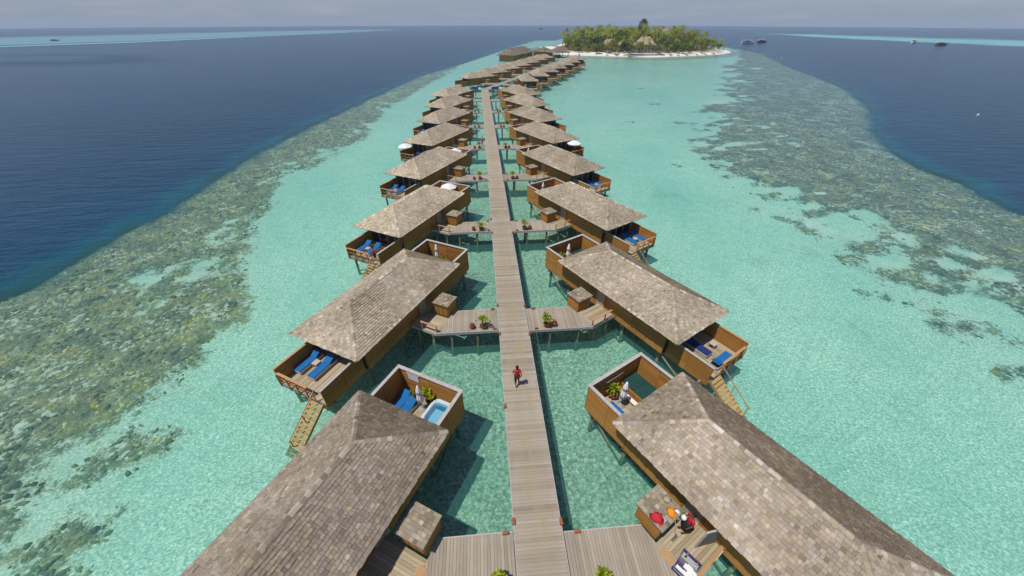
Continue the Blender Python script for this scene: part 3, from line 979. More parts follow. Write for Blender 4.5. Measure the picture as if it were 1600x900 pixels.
    if near:
        rl = ob('railing', cached(('rl', m), lambda: MB().box(DU-0.10, DU+0.06, 6.95, WF-0.08, 0.50, 0.555, 0.5).mesh('railing', 'rail', m)), root)
        for k, v in enumerate((7.0, 7.8, 8.6, 9.5)):
            ob('post', cached(('rp', m, k), lambda: MB().box(DU+0.062, DU+0.13, v, v+0.07, -0.55, 0.50, 0.4).mesh('post', 'brown', m)), rl)
        ob('mid_rail', cached(('mr', m), lambda: MB().box(DU-0.02, DU+0.03, 6.98, WF-0.1, 0.06, 0.11, 0.5).mesh('mid_rail', 'brown', m)), rl)
        # stairs to the water
        st = ob('stairs', cached(('st', m), lambda: MB().bar((DU+0.05, 5.86, -0.42), (14.62, 5.72, -2.2), 0.05, 0.2, 0.4).bar((DU+0.05, 6.86, -0.42), (14.62, 6.60, -2.2), 0.05, 0.2, 0.4).mesh('stairs', 'stair', m)), root)
        for k in range(12):
            f = (k+0.3)/12
            u, z = DU+0.05+f*2.75, -0.40-f*1.74
            a = 5.89-f*0.14
            ob('tread', cached(('tr', m, k), lambda: MB().box(u, u+0.21, a, a+0.94-f*0.1, z-0.03, z+0.01, None).mesh('tread', 'stair', m)), st)
        hr = (6.40 if fr.side < 0 else 6.78)
        ob('stair_rail', cached(('sr', m), lambda: MB().bar((DU, hr, 0.5), (14.3, hr-0.12, -1.15), 0.05, 0.05).bar((DU+0.1, hr, 0.45), (DU+0.1, hr, -0.4), 0.05, 0.05)
           .bar((13.0, hr-0.06, -0.28), (13.0, hr-0.06, -1.1), 0.05, 0.05).bar((14.2, hr-0.12, -1.1), (14.2, hr-0.12, -1.8), 0.05, 0.05).mesh('stair_rail', 'rail', m)), st)
    # pilings and braces
    for k, (u, v) in enumerate(PILES):
        ob('piling', cached(('pl', m, k), lambda: MB().path([(u, v, -3.6), (u+0.02, v, -2.0), (u, v, -0.6)], [0.13, 0.115, 0.105], 8, R.random()).mesh('piling', 'pile', m)), root)
    if fr.seg == 0:
        def br():
            b = MB()
            for (u, v) in PILES[::2]:
                b.bar((u, 5.8, -0.75), (u, 9.35, -2.3), 0.09, 0.09)
            for i in range(0, len(PILES)-2, 4):
                b.bar((PILES[i][0]+0.05, 5.62, -0.8), (PILES[i+2][0]-0.1, 5.62, -2.4), 0.09, 0.09)
            for u, v in PILES[::2]:
                b.bar((u, 5.4, -0.70), (u, 9.6, -0.70), 0.14, 0.16)
            return b.mesh('brace', 'pile', m)
        ob('brace', cached(('br', m), br), root)
    return root

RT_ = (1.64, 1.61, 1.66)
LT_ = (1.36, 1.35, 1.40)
FRAMES = {}
for seg, cnt in ((0, 8), (1, 7)):
    for n in range(cnt):
        for side in (-1, 1):
            fr = Frame(side, n, seg)
            FRAMES[(seg, side, n)] = fr
            rv = random.Random(100*seg+10*n+side)
            k = rv.uniform(0.90, 1.08)
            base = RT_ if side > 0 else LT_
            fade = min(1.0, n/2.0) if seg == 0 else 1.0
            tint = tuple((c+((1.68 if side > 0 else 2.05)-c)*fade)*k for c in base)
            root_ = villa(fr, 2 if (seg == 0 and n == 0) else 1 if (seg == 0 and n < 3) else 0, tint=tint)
            wv_ = rv.uniform(0.86, 1.08)
            for c_ in root_.children_recursive:
                if c_.name.split('.')[0] in ('house_wall', 'terrace_wall', 'deck_wall', 'wall_board'):
                    c_.color = (wv_, wv_*rv.uniform(0.99, 1.01), wv_*1.05, 1)

# ------------------------------------------------------------------ boardwalk and connecting walkways
PLANK_Y0, PITCH_P = 3.6, 0.145
walk = thing('boardwalk', 'long straight grey plank boardwalk on stilts between the two rows of villas', 'boardwalk')
pv = []
for k in range(10):
    pv.append(MB().box(-1.05-R.uniform(0, 0.012), 1.05+R.uniform(0, 0.012), -0.070, 0.070, -0.045, R.uniform(-0.004, 0.004), k/9).mesh('plank', 'deckwalk'))
nplank = int((131.7-PLANK_Y0)/PITCH_P)
far = MB()
for i in range(nplank):
    y = PLANK_Y0+i*PITCH_P
    t = min(1, max(0, R.gauss(0.5, 0.2)))
    if i < 299:
        ob('plank', pv[9 if R.random() < 0.03 else int(t*9.99)], walk, (R.uniform(-0.012, 0.012), y, 0), R.uniform(-0.0016, 0.0016))
    else:
        far.box(-1.05, 1.05, y-0.0705, y+0.0705, -0.045, R.uniform(-0.003, 0.003), t)
ob('planks', far.mesh('planks', 'deckwalk'), walk, kind='stuff')
for s in (-1, 1):
    ob('edge_beam', MB().box(s*1.075-0.02, s*1.075+0.02, PLANK_Y0-0.1, 131.7, -0.25, -0.01, 0.6).mesh('edge_beam', 'trim'), walk)
ob('bearers', MB().box(-0.9, -0.75, PLANK_Y0, 131.7, -0.24, -0.05, 0.3).box(0.75, 0.9, PLANK_Y0, 131.7, -0.24, -0.05, 0.3).mesh('bearers', 'beam'), walk)
pm = MB().path([(0, 0, -3.5), (0, 0, -0.25)], [0.12, 0.105], 8, 0.5).mesh('post', 'pile')
for i in range(35):
    for s in (-0.83, 0.83):
        ob('post', pm, walk, (s, 4.0+i*3.75, 0))

def clipx(poly, x0, x1):
    def cut(pl, xc, keep):
        out = []
        for i in range(len(pl)):
            a, b = pl[i], pl[(i+1) % len(pl)]
            ia, ib = keep(a[0]), keep(b[0])
            if ia:
                out.append(a)
            if ia != ib:
                f = (xc-a[0])/(b[0]-a[0])
                out.append((xc, a[1]+f*(b[1]-a[1])))
        return out
    p = cut(poly, x0, lambda x: x >= x0)
    return cut(p, x1, lambda x: x <= x1) if p else p

def connector(fr):
    """plank walkway from the pier to a villa's entrance: straight part square to the pier, then a lower platform along the wall"""
    s, m = fr.side, fr.m
    n, seg = fr.n, fr.seg
    rz = 0.0 if seg == 0 else -A2
    root = thing('walkway', 'short grey plank walkway from %s to the %s villa on its %s' % ('the boardwalk' if seg == 0 else 'the bent pier', ORD[n], fr.side_word), 'walkway',
                 (fr.x, fr.y, 0), rz, 'connecting walkways %s of the %s' % (fr.side_word, 'boardwalk' if seg == 0 else 'bent pier'))
    c, q = math.cos(TH), math.sin(TH)
    def L(u, v):      # villa frame -> pier frame around the same origin
        return (s*(u*c+v*q), -u*q+v*c)
    x0 = 0.075 if s < 0 else -0.175
    A, B = L(1.55, 3.0), L(4.15, 2.95)
    poly = [(s*x0, 0.1), (s*x0, -2.25), (B[0], -2.25), (B[0], B[1]), (A[0], 0.1)]
    poly = [(s*p[0], p[1]) for p in poly]           # mirrored to +x
    xx, i = x0, 0
    joint = MB()
    while xx < s*B[0]-0.02:
        p = clipx(poly, xx+0.004, min(xx+0.138, s*B[0]))
        if len(p) >= 3:
            p = [(s*a, b) for a, b in p]
            if s > 0:
                p = p[::-1] if area(p) < 0 else p
            elif area(p) < 0:
                p = p[::-1]
            t = min(1, max(0, R.gauss(0.5, 0.18)))
            if seg == 0 and n < 2:
                ob('plank', MB().prism(p, -0.045, R.uniform(-0.004, 0.004), t).mesh('plank', 'deck_y'), root)
            else:
                joint.prism(p, -0.045, R.uniform(-0.004, 0.004), t)
        xx += 0.145
    if joint.v:
        ob('planks', joint.mesh('planks', 'deck_y'), root, kind='stuff')
    eb = MB()
    eb.bar((s*x0, 0.125, -0.12), (A[0], 0.125, -0.12), 0.05, 0.23, 0.6)
    ob('edge_beam', eb.mesh('edge_beam', 'trim'), root)
    eb = MB()
    eb.bar((s*x0, -2.28, -0.12), (B[0], -2.28, -0.12), 0.05, 0.23, 0.6)
    ob('edge_beam', eb.mesh('edge_beam', 'trim'), root)
    if seg == 1 and n > 4:
        return root
    # lower platform with its boards running square to the wall
    pf = MB()
    u = 2.36
    while u < 4.1:
        pu = [L(u, 3.02), L(u+0.135, 3.02), L(u+0.135, 5.24), L(u, 5.24)]
        pf.prism(pu if area(pu) > 0 else pu[::-1], -0.19, -0.14, R.random())
        u += 0.145
    ob('entrance_platform', pf.mesh('entrance_platform', 'tan'), root)
    e1, e2 = L(4.16, 2.9), L(4.16, 5.2)
    ob('edge_beam', MB().bar((*e1, -0.24), (*e2, -0.24), 0.05, 0.22, 0.6).mesh('edge_beam', 'trim'), root)
    if seg == 0 and n < 6:
        rl = ob('handrail', MB().bar((*L(4.12, 2.85), 0.56), (*L(4.05, 4.95), 0.50), 0.13, 0.05, 0.6).mesh('handrail', 'rail'), root)
        for v in (2.9, 4.2):
            ob('post', MB().bar((*L(4.12, v), -0.22), (*L(4.12, v), 0.52), 0.08, 0.08, 0.4).mesh('post', 'rail'), rl)
        ob('step', MB().bar((*L(2.5, 3.05), -0.07), (*L(4.0, 3.05), -0.07), 0.32, 0.08, 0.5).mesh('step', 'tan'), root)
    pm2 = cached('cpost', lambda: MB().path([(0, 0, -3.5), (0, 0, -0.2)], [0.115, 0.1], 8, 0.5).mesh('post', 'pile'))
    for (px, py) in [(s*(x0+1.6), -2.0), (s*(x0+1.6), -0.2), (s*3.6, -2.0), L(3.8, 3.6), L(3.8, 4.9)]:
        ob('post', pm2, root, (px, py, 0))
    return root
def area(p):
    return sum(p[i][0]*p[(i+1) % len(p)][1]-p[(i+1) % len(p)][0]*p[i][1] for i in range(len(p)))/2

for fr in FRAMES.values():
    connector(fr)

# pier beyond the bend
pier = thing('bent_pier', 'pale plank pier running on from the bend towards the island beach', 'boardwalk', (BEND[0], BEND[1], 0), -A2)
pb = MB()
y = -0.6
while y < 128:
    pb.box(-1.15, 1.15, y-0.0665, y+0.0665, -0.045, R.uniform(-0.003, 0.003), min(1, max(0, R.gauss(0.62, 0.2))))
    y += 0.145
ob('planks', pb.mesh('planks', 'deck'), pier, kind='stuff')
for s in (-1, 1):
    ob('edge_beam', MB().box(s*1.17-0.02, s*1.17+0.02, -0.5, 128, -0.25, -0.01, 0.6).mesh('edge_beam', 'trim'), pier)
for i in range(30):
    for s in (-0.9, 0.9):
        ob('post', pm, pier, (s, 0.5+i*4.2, 0))

# ------------------------------------------------------------------ things on and around the villas
def place(o, fr, u, v, z, rz=0.0):
    o.location = fr.p(u, v, z)
    o.rotation_euler = (0, 0, fr.a+rz*fr.m)
    return o

def kiosk(fr):
    lid_word = 'flat shingled lid'
    root = thing('storage_locker', 'low brown locker with shingled lid by walkway of %s' % fr.short, 'locker', (fr.x, fr.y, 0), fr.a, 'storage lockers by the walkways')
    m = fr.m
    ob('body', cached(('kb', m), lambda: MB().box(1.06, 2.24, 3.14, 4.42, -0.2, 0.93, 0.5).mesh('body', 'brown', m)), root)
    def lid():
        b = MB()
        rr = random.Random(4)
        b.box(0.96, 2.36, 3.03, 4.55, 0.932, 0.97, 0.5)
        nu = 8; nv = 8
        for i in range(nu):
            for j in range(nv):
                u0, v0 = 0.97+1.38*i/nu, 3.04+1.5*j/nv
                h = rr.uniform(0, 0.012)
                b.box(u0, u0+1.38/nu-0.012, v0, v0+1.5/nv-0.004, 0.972, 0.99+h, min(1, max(0, rr.gauss(0.58, 0.13))))
        return b.mesh('lid', 'shingle', m)
    ld_ = ob('lid', cached(('kl', m), lid), root)
    ld_.color = (1.1, 1.08, 1.05, 1)
    if fr.n < 4 and fr.seg == 0:
        for k in range(3):
            ob('door_panel', cached(('kd', m, k), lambda: MB().box(2.245, 2.275, 3.2+k*0.4, 3.55+k*0.4, -0.05, 0.82, 0.15).mesh('door_panel', 'brown', m)), root)
for fr in FRAMES.values():
    if fr.seg == 0 or fr.n < 4:
        kiosk(fr)

def lounger(fr, u, v, z, rz, label, group, mat='blue'):
    """sun lounger, head at the origin, foot towards +x"""
    key = ('lg', mat)
    o = place(thing('sun_lounger', label, 'sun lounger', group=group), fr, u, v, z, rz)
    ob('frame', cached(key+('f',), lambda: MB().box(0, 1.9, -0.33, -0.28, 0.20, 0.27, 0.5).box(0, 1.9, 0.28, 0.33, 0.20, 0.27, 0.5).box(1.85, 1.9, -0.28, 0.28, 0.2, 0.27, 0.5)
       .box(0, 0.05, -0.28, 0.28, 0.2, 0.27, 0.5).box(0.55, 1.85, -0.28, 0.28, 0.235, 0.262, 0.5).mesh('frame', 'frame')), o)
    ob('side_panel', cached(key+('s',), lambda: MB().box(0.04, 1.88, -0.325, -0.30, 0.05, 0.20, 0.5).box(0.04, 1.88, 0.30, 0.325, 0.05, 0.20, 0.5).box(1.86, 1.89, -0.3, 0.3, 0.05, 0.2, 0.5).mesh('side_panel', 'frame')), o)
    for i, (lx, ly) in enumerate(((0.1, -0.3), (0.1, 0.3), (1.8, -0.3), (1.8, 0.3))):
        ob('leg', cached(key+('l', i), lambda: MB().box(lx-0.03, lx+0.03, ly-0.028, ly+0.028, 0, 0.2, 0.5).mesh('leg', 'frame')), o)
    ob('mattress', cached(key+('m',), lambda: MB().box(0.62, 1.88, -0.29, 0.29, 0.272, 0.35, 0.5).mesh('mattress', mat)), o)
    ob('backrest', cached(key+('b',), lambda: MB().hexa([(0.05, -0.29, 0.55), (0.60, -0.29, 0.272), (0.60, 0.29, 0.272), (0.05, 0.29, 0.55), (0.10, -0.29, 0.62), (0.63, -0.29, 0.352), (0.63, 0.29, 0.352), (0.10, 0.29, 0.62)], 0.5).mesh('backrest', mat)), o)
    return o

def side_table(fr, u, v, z, label):
    o = place(thing('side_table', label, 'table', group='side tables between loungers'), fr, u, v, z)
    ob('table_top', cached('stt', lambda: MB().box(-0.22, 0.22, -0.22, 0.22, 0.33, 0.37, 0.5).mesh('table_top', 'frame')), o)
    for i, (a, b) in enumerate(((-1, -1), (1, -1), (1, 1), (-1, 1))):
        ob('leg', cached(('stl', i), lambda: MB().box(a*0.18-0.025, a*0.18+0.025, b*0.18-0.025, b*0.18+0.025, 0, 0.33, 0.5).mesh('leg', 'frame')), o)

def parasol_closed(fr, u, v, z, label, h=2.15):
    o = place(thing('closed_parasol', label, 'parasol', group='folded parasols on the pool terraces'), fr, u, v, z)
    ob('base', cached('pcb', lambda: MB().lathe([(0.26, 0), (0.26, 0.05), (0.05, 0.08), (0.04, 0.2)], 14).mesh('base', 'metal')), o)
    ob('pole', cached('pcp', lambda: MB().path([(0, 0, 0.1), (0, 0, 2.1)], 0.022, 8).mesh('pole', 'trim')), o)
    ob('canopy', cached('pcc', lambda: MB().lathe([(0.10, 0.72), (0.20, 0.78), (0.17, 1.1), (0.13, 1.45), (0.115, 1.5), (0.16, 1.53), (0.14, 1.7), (0.06, 2.05), (0.02, 2.16)], 32, fold=0.16, folds=8).mesh('canopy', 'canvas')), o)
    ob('tie', cached('pct', lambda: MB().lathe([(0.145, 1.44), (0.15, 1.47), (0.14, 1.5)], 16).mesh('tie', 'trim')), o)

def parasol_open(fr, u, v, z, label, rad=1.25):
    o = place(thing('open_parasol', label, 'parasol', group='white open parasols'), fr, u, v, z)
    ob('base', cached('pcb', None), o)
    ob('pole', cached('pop', lambda: MB().path([(0, 0, 0.1), (0, 0, 2.2)], 0.025, 8).mesh('pole', 'trim')), o)
    def can():
        b = MB()
        n = 8
        P = [(rad*math.cos(6.283*i/n), rad*math.sin(6.283*i/n)) for i in range(n)]
        for i in range(n):
            p, q = P[i], P[(i+1) % n]
            mid = ((p[0]+q[0])*0.485, (p[1]+q[1])*0.485)
            b.add([(0, 0, 2.28), (*p, 1.82), (*mid, 1.80), (*q, 1.82), (p[0]*.5, p[1]*.5, 2.09), (q[0]*.5, q[1]*.5, 2.09), (p[0], p[1], 1.70), (q[0], q[1], 1.70), (mid[0], mid[1], 1.68)],
                  [(0, 4, 5), (4, 1, 2), (4, 2, 5), (5, 2, 3), (1, 6, 8, 2), (2, 8, 7, 3)], 0.5)
        return b.mesh('canopy', 'white')
    ob('canopy', cached(('poc', rad), can), o)
    rb = MB()
    for i in range(8):
        t = 6.283*i/8
        rb.bar((0, 0, 2.2), (rad*0.97*math.cos(t), rad*0.97*math.sin(t), 1.79), 0.02, 0.025)
    ob('ribs', cached(('por', rad), lambda: rb.mesh('ribs', 'trim')), o)
CACHE['pcb'] = MB().lathe([(0.26, 0), (0.26, 0.05), (0.05, 0.08), (0.04, 0.2)], 14).mesh('base', 'metal')

def leaf_cluster(b, c, rad, n, size, rr, flat=0.8, tone=None):
    for _ in range(n):
        t, f = rr.random()*6.283, rr.uniform(-0.3, 1)
        q = Vector((math.cos(t)*math.sqrt(1-f*f), math.sin(t)*math.sqrt(1-f*f), f*flat))
        p = Vector(c)+q*rad*rr.uniform(0.35, 1)
        d = (q+Vector((rr.uniform(-.6, .6), rr.uniform(-.6, .6), rr.uniform(-.1, .7)))).normalized()
        s = d.cross(Vector((rr.uniform(-1, 1), rr.uniform(-1, 1), 1))).normalized()
        L, w = size*rr.uniform(0.7, 1.3), size*rr.uniform(0.22, 0.36)
        mid = p+d*L*0.5
        up = s.cross(d)*w*0.25
        tip = p+d*L-Vector((0, 0, L*0.18))
        b.add([p, mid+s*w+up, tip, mid-s*w+up, mid], [(0, 4, 1), (4, 2, 1), (0, 3, 4), (4, 3, 2)], rr.random() if tone is None else min(1, max(0, tone+rr.uniform(-0.3, 0.3))))

def pot_plant(loc, label, group, kind=0, mat='lime', potmat='jar', s=1.0):
    o = thing('potted_plant', label, 'plant', loc, 0, group)
    ob('pot', cached(('pot', potmat), lambda: MB().lathe([(0.13, 0), (0.2, 0.14), (0.23, 0.3), (0.2, 0.32), (0.19, 0.27)], 14).mesh('pot', potmat)), o)
    ob('soil', cached('soil', lambda: MB().lathe([(0.185, 0.25), (0.185, 0.275)], 12).mesh('soil', 'dark')), o)
    def fol():
        b = MB()
        rr = random.Random(40+kind)
        for i in range(5):
            t = rr.random()*6.283
            e = (0.16*math.cos(t)*rr.uniform(0.6, 1.5), 0.16*math.sin(t)*rr.uniform(0.6, 1.5), rr.uniform(0.45, 0.85))
            b.path([(0, 0, 0.26), (e[0]*0.5, e[1]*0.5, e[2]*0.6), e], [0.014, 0.011, 0.006], 5, 0.2)
            leaf_cluster(b, e, 0.19, 26, 0.18, rr)
        return b.mesh('foliage', mat)
    f = ob('foliage', cached(('fol', kind, mat), fol), o)
    o.scale = (s, s, s)
    return o

def clay_jar(loc, label):
    o = thing('clay_jar', label, 'jar', loc, 0, 'red clay jars on the walkways')
    ob('vessel', cached('jarm', lambda: MB().lathe([(0.10, 0), (0.19, 0.10), (0.22, 0.22), (0.18, 0.33), (0.105, 0.40), (0.13, 0.45), (0.10, 0.455), (0.09, 0.38)], 16).mesh('vessel', 'jar')), o)
    ob('mouth', cached('jarmo', lambda: MB().lathe([(0.088, 0.36), (0.088, 0.385)], 12).mesh('mouth', 'dark')), o)

def path_lamp(loc, rz, label):
    o = thing('path_light', label, 'lamp', loc, rz, 'terracotta path lights on the boardwalk edges')
    o.scale = (0.8, 0.8, 0.8)
    ob('housing', cached('plh', lambda: MB().hexa([(-0.16, -0.07, 0), (0.16, -0.07, 0), (0.16, 0.07, 0), (-0.16, 0.07, 0), (-0.14, -0.055, 0.15), (0.14, -0.055, 0.15), (0.14, 0.055, 0.15), (-0.14, 0.055, 0.15)], 0.5).mesh('housing', 'clay')), o)
    ob('cap', cached('plc', lambda: MB().box(-0.17, 0.17, -0.08, 0.08, 0.152, 0.175, 0.6).mesh('cap', 'clay')), o)

# plants, jars and lamps at every connecting walkway of the straight boardwalk
for (seg, s, n), fr in FRAMES.items():
    if seg or n > 6:
        continue
    side = fr.side_word
    PK = {(-1, 0): 0, (1, 0): 1, (-1, 1): 0, (1, 1): 1, (-1, 2): 2, (1, 2): 1, (-1, 3): 0, (1, 3): 0, (-1, 4): 0, (1, 4): 2}
    k = PK.get((s, n), n % 3)
    px = s*1.15 if n else (1.0 if s > 0 else 0.75)*s
    pot_plant((fr.x+px, fr.y-1.98 if n else fr.y-1.75, 0), 'lime green bush in clay pot on walkway to %s' % fr.short, 'potted plants on the walkways', k, s=(1.15 if n else 0.95)*(1.0 if n < 5 else 0.8))
    if n:
        clay_jar((fr.x+s*(1.98 if s < 0 else 1.75), fr.y-1.92, 0), 'squat red clay jar on walkway to %s' % fr.short)
    if n < 4:
        for yy, w_, a in ((0.5, 'boardwalk edge just past', 1), (-2.72, 'boardwalk edge just before', 1)):
            if n == 0 and yy < 0:
                continue
            path_lamp((s*1.075, fr.y+yy, 0.0), math.pi/2, 'terracotta path light on %s %s walkway of %s villa' % (w_, side, ORD[n]))
        path_lamp((fr.x+s*0.42, fr.y+0.06, 0.0), 0, 'terracotta path light at far corner of walkway to %s' % fr.short)
        if n:
            path_lamp((fr.x+s*0.35, fr.y-2.2, 0.0), 0, 'terracotta path light at near corner of walkway to %s' % fr.short)
path_lamp((-1.075, 12.6, 0.0), math.pi/2, 'terracotta path light midway between first and second walkways')

def tub(fr, u0, u1, v0, v1, cover, label):
    """plunge tub; (u0,u1,v0,v1) its outline on the terrace"""
    o = thing('plunge_tub' if not cover else 'covered_tub', label, 'hot tub', (fr.x, fr.y, 0), fr.a, 'plunge tubs on the pool terraces')
    cu, cv, a, b_ = (u0+u1)/2, (v0+v1)/2, (u1-u0)/2, (v1-v0)/2
    def ring(k, z, e=5.0):
        out = []
        for i in range(36):
            t = 6.283185*i/36
            c, s = math.cos(t), math.sin(t)
            x = math.copysign(abs(c)**(2/e), c); y = math.copysign(abs(s)**(2/e), s)
            out.append((cu+x*(a-k), (cv+y*(b_-k))*1, z))
        return out
    def rings(levels, name, mat, tone=0.5, cap=True):
        b = MB()
        vs = [p for k, z in levels for p in ring(k, z)]
        n = 36
        fs = [(i*n+j, i*n+(j+1) % n, (i+1)*n+(j+1) % n, (i+1)*n+j) for i in range(len(levels)-1) for j in range(n)]
        if cap:
            fs.append(tuple(range((len(levels)-1)*n, len(levels)*n)))
        b.add(vs, fs, tone, False)
        return b.mesh(name, mat, fr.m)
    if not cover:
        ob('tub_shell', rings([(0.02, FL), (0.0, 0.08), (0.0, 0.12), (0.13, 0.13), (0.17, 0.08), (0.22, -0.1), (0.28, -0.28)], 'tub_shell', 'tub'), o)
        wm = NT('tub_water')
        tr = wm.n('BsdfTransparent'); tr.inputs[0].default_value = (0.55, 0.78, 0.85, 1)
        gl = wm.n('BsdfGlossy'); gl.inputs['Roughness'].default_value = 0.05
        fz = wm.n('Fresnel'); wm.l(wm.bump(wm.noise(wm.pos(), 5, 3), 0.4, 0.05), fz.inputs['Normal'])
        mx_ = wm.n('MixShader'); wm.l(fz.outputs[0], mx_.inputs[0]); wm.l(tr.outputs[0], mx_.inputs[1]); wm.l(gl.outputs[0], mx_.inputs[2])
        ob('water', rings([(0.19, -0.0), (0.19, 0.001)], 'water', wm.done(mx_.outputs[0])), o)
        st = MB().box(u0+0.35, u1-0.3, v0+0.19, v0+0.42, -0.26, -0.16, 0.5).box(u0+0.2, u0+0.45, v0+0.45, v1-0.25, -0.26, -0.14, 0.5)
        ob('seat', st.mesh('seat', simple('deep_blue_tub_seat', (0.03, 0.22, 0.33), 0.3, var=0.1), fr.m), o)
        ob('tap', MB().path([(u0+0.07, v0+0.3, 0.12), (u0+0.07, v0+0.3, 0.3), (u0+0.2, v0+0.3, 0.3), (u0+0.22, v0+0.3, 0.24)], 0.02, 6).mesh('tap', 'metal', fr.m), o)
    else:
        ob('surround', MB().box(u0+0.02, u1-0.02, v0-0.06, v1, FL, 0.16, 0.4).mesh('surround', 'brown', fr.m), o)
        mid = cu
        for nm, (e, f) in (('cover', (u0, mid-0.01)), ('cover', (mid+0.01, u1))):
            b = MB()
            r = 0.16
            cs = [(e, v0+r), (e+r*0.3, v0+r*0.3), (e+r, v0), (f, v0), (f, v1), (e+r, v1), (e+r*0.3, v1-r*0.3), (e, v1-r)] if e == u0 else \
                 [(e, v0), (f-r, v0), (f-r*0.3, v0+r*0.3), (f, v0+r), (f, v1-r), (f-r*0.3, v1-r*0.3), (f-r, v1), (e, v1)]
            b.prism(cs, 0.17, 0.25, R.random())
            ob(nm, b.mesh('cover', 'green', fr.m), o)
    return o

F = lambda s, n: FRAMES[(0, s, n)]
# nearest villa left: pool terrace with tub, two loungers, parasol, bush and towel
f = F(-1, 0)
tub(f, -4.5, -2.75, 5.5, 7.25, False, 'pale blue plunge tub full of water on terrace of %s' % f.short)
lounger(f, -4.25, 9.05, FL, 0, 'blue sun lounger against the dark wall, terrace of %s' % f.short, 'blue loungers on the pool terraces')
lounger(f, -3.95, 8.36, FL, 0.10, 'blue sun lounger beside the folded parasol, terrace of %s' % f.short, 'blue loungers on the pool terraces')
parasol_closed(f, -3.75, 7.72, FL, 'folded white parasol between loungers and tub, terrace of %s' % f.short)
pot_plant(f.p(-4.3, 7.55, FL), 'yellow green bush in pot behind plunge tub of %s' % f.short, 'potted plants on the pool terraces', 1, s=1.2)
tw = thing('towel', 'white towel hung on the sunlit terrace wall of %s' % f.short, 'towel', (f.x, f.y, 0), f.a)
ob('cloth', MB().hexa([(BU+0.14, 8.25, 0.95), (BU+0.155, 8.25, 0.95), (BU+0.155, 9.0, 0.98), (BU+0.14, 9.0, 0.98), (BU+0.14, 8.25, 1.5), (BU+0.17, 8.25, 1.5), (BU+0.17, 9.0, 1.52), (BU+0.14, 9.0, 1.52)], 0.5).mesh('cloth', 'white', f.m), tw)
ob('hook_rail', MB().box(BU+0.125, BU+0.18, 8.15, 9.1, 1.53, 1.55, 0.5).mesh('hook_rail', 'metal', f.m), tw)
pot_plant(f.p(-4.2, 8.72, FL+0.0), 'small brown leaved plant behind loungers, terrace of %s' % f.short, 'potted plants on the pool terraces', 2, mat='olive', s=0.7)
# nearest villa right: covered tub, folded parasol, bush, blue lounger, bench, towel rail
f = F(1, 0)
tub(f, -4.45, -2.62, 8.2, 9.5, True, 'green covered plunge tub in wooden surround, terrace of %s' % f.short)
parasol_closed(f, -3.47, 7.2, FL, 'folded white parasol beside green covered tub, terrace of %s' % f.short)
pot_plant(f.p(-4.1, 7.2, FL), 'yellow green bush behind folded parasol, terrace of %s' % f.short, 'potted plants on the pool terraces', 0, s=1.2)
lounger(f, -1.95, 6.5, FL, math.pi, 'blue sun lounger against the outer wall, terrace of %s' % f.short, 'blue loungers on the pool terraces')
bn = place(thing('tub_step', 'long pale step in front of green covered tub, %s' % f.short, 'step'), f, -3.3, 7.85, FL)
ob('tread', MB().box(-0.5, 0.5, -0.14, 0.14, 0.2, 0.25, 0.9).mesh('tread', 'white'), bn)
for k in (-1, 1):
    ob('support', MB().box(k*0.42-0.03, k*0.42+0.03, -0.12, 0.12, 0, 0.2, 0.5).mesh('support', 'tan'), bn)
tr_ = thing('towel_rail', 'thin metal towel rail on dark terrace wall of %s' % f.short, 'rail', (f.x, f.y, 0), f.a)
ob('bar', MB().path([(BU+0.14, 6.65, 1.2), (BU+0.24, 6.65, 1.2), (BU+0.24, 8.0, 1.2), (BU+0.14, 8.0, 1.2)], 0.016, 6).mesh('bar', 'metal'), tr_)
ob('bracket', MB().box(BU+0.125, BU+0.14, 6.6, 6.7, 1.15, 1.25).box(BU+0.125, BU+0.14, 7.95, 8.05, 1.15, 1.25).mesh('bracket', 'metal'), tr_)
# second villas
f = F(-1, 1)
tub(f, -4.5, -2.75, 5.5, 7.25, True, 'green covered plunge tub seen past the roof, terrace of %s' % f.short)
lounger(f, -4.2, 9.0, FL, 0, 'blue sun lounger half hidden by the roof, terrace of %s' % f.short, 'blue loungers on the pool terraces')
parasol_closed(f, -4.0, 8.3, FL, 'folded white parasol against sunlit wall, terrace of %s' % f.short)
pot_plant(f.p(-3.8, 7.75, FL), 'yellow green bush beside folded parasol, terrace of %s' % f.short, 'potted plants on the pool terraces', 1, s=1.1)
for u, v, w_ in ((9.0, 9.2, 'outer'), (9.0, 7.95, 'inner')):
    lounger(f, u, v, FL, 0, 'blue sun lounger on the %s side of sea deck, %s' % (w_, f.short), 'blue loungers on the sea decks')
side_table(f, 9.85, 8.6, FL, 'low pale side table between blue loungers of %s' % f.short)
bnc = thing('deck_bench', 'pale bench along the inner wall of sea deck, %s' % f.short, 'bench', (f.x, f.y, 0), f.a)
ob('seat', MB().box(9.2, 11.2, 5.8, 6.15, 0.02, 0.08, 0.6).mesh('seat', 'tan', f.m), bnc)
ob('support', MB().box(9.3, 11.1, 5.85, 6.1, FL, 0.02, 0.4).mesh('support', 'brown', f.m), bnc)
f = F(1, 1)
tub(f, -4.45, -2.62, 8.2, 9.5, True, 'green covered plunge tub partly under the eave, terrace of %s' % f.short)
parasol_closed(f, -3.75, 7.3, FL, 'folded white parasol beside dark leaved plant, terrace of %s' % f.short)
pot_plant(f.p(-4.15, 6.75, FL), 'pinkish flowering bush in corner of terrace of %s' % f.short, 'potted plants on the pool terraces', 2, mat='olive', s=1.4)
pot_plant(f.p(-3.5, 6.7, FL), 'small lime bush beside white towel, terrace of %s' % f.short, 'potted plants on the pool terraces', 1, s=0.9)
lounger(f, 11.35, 6.9, FL, math.pi/2, 'blue sun lounger along the rail of sea deck, %s' % f.short, 'blue loungers on the sea decks')
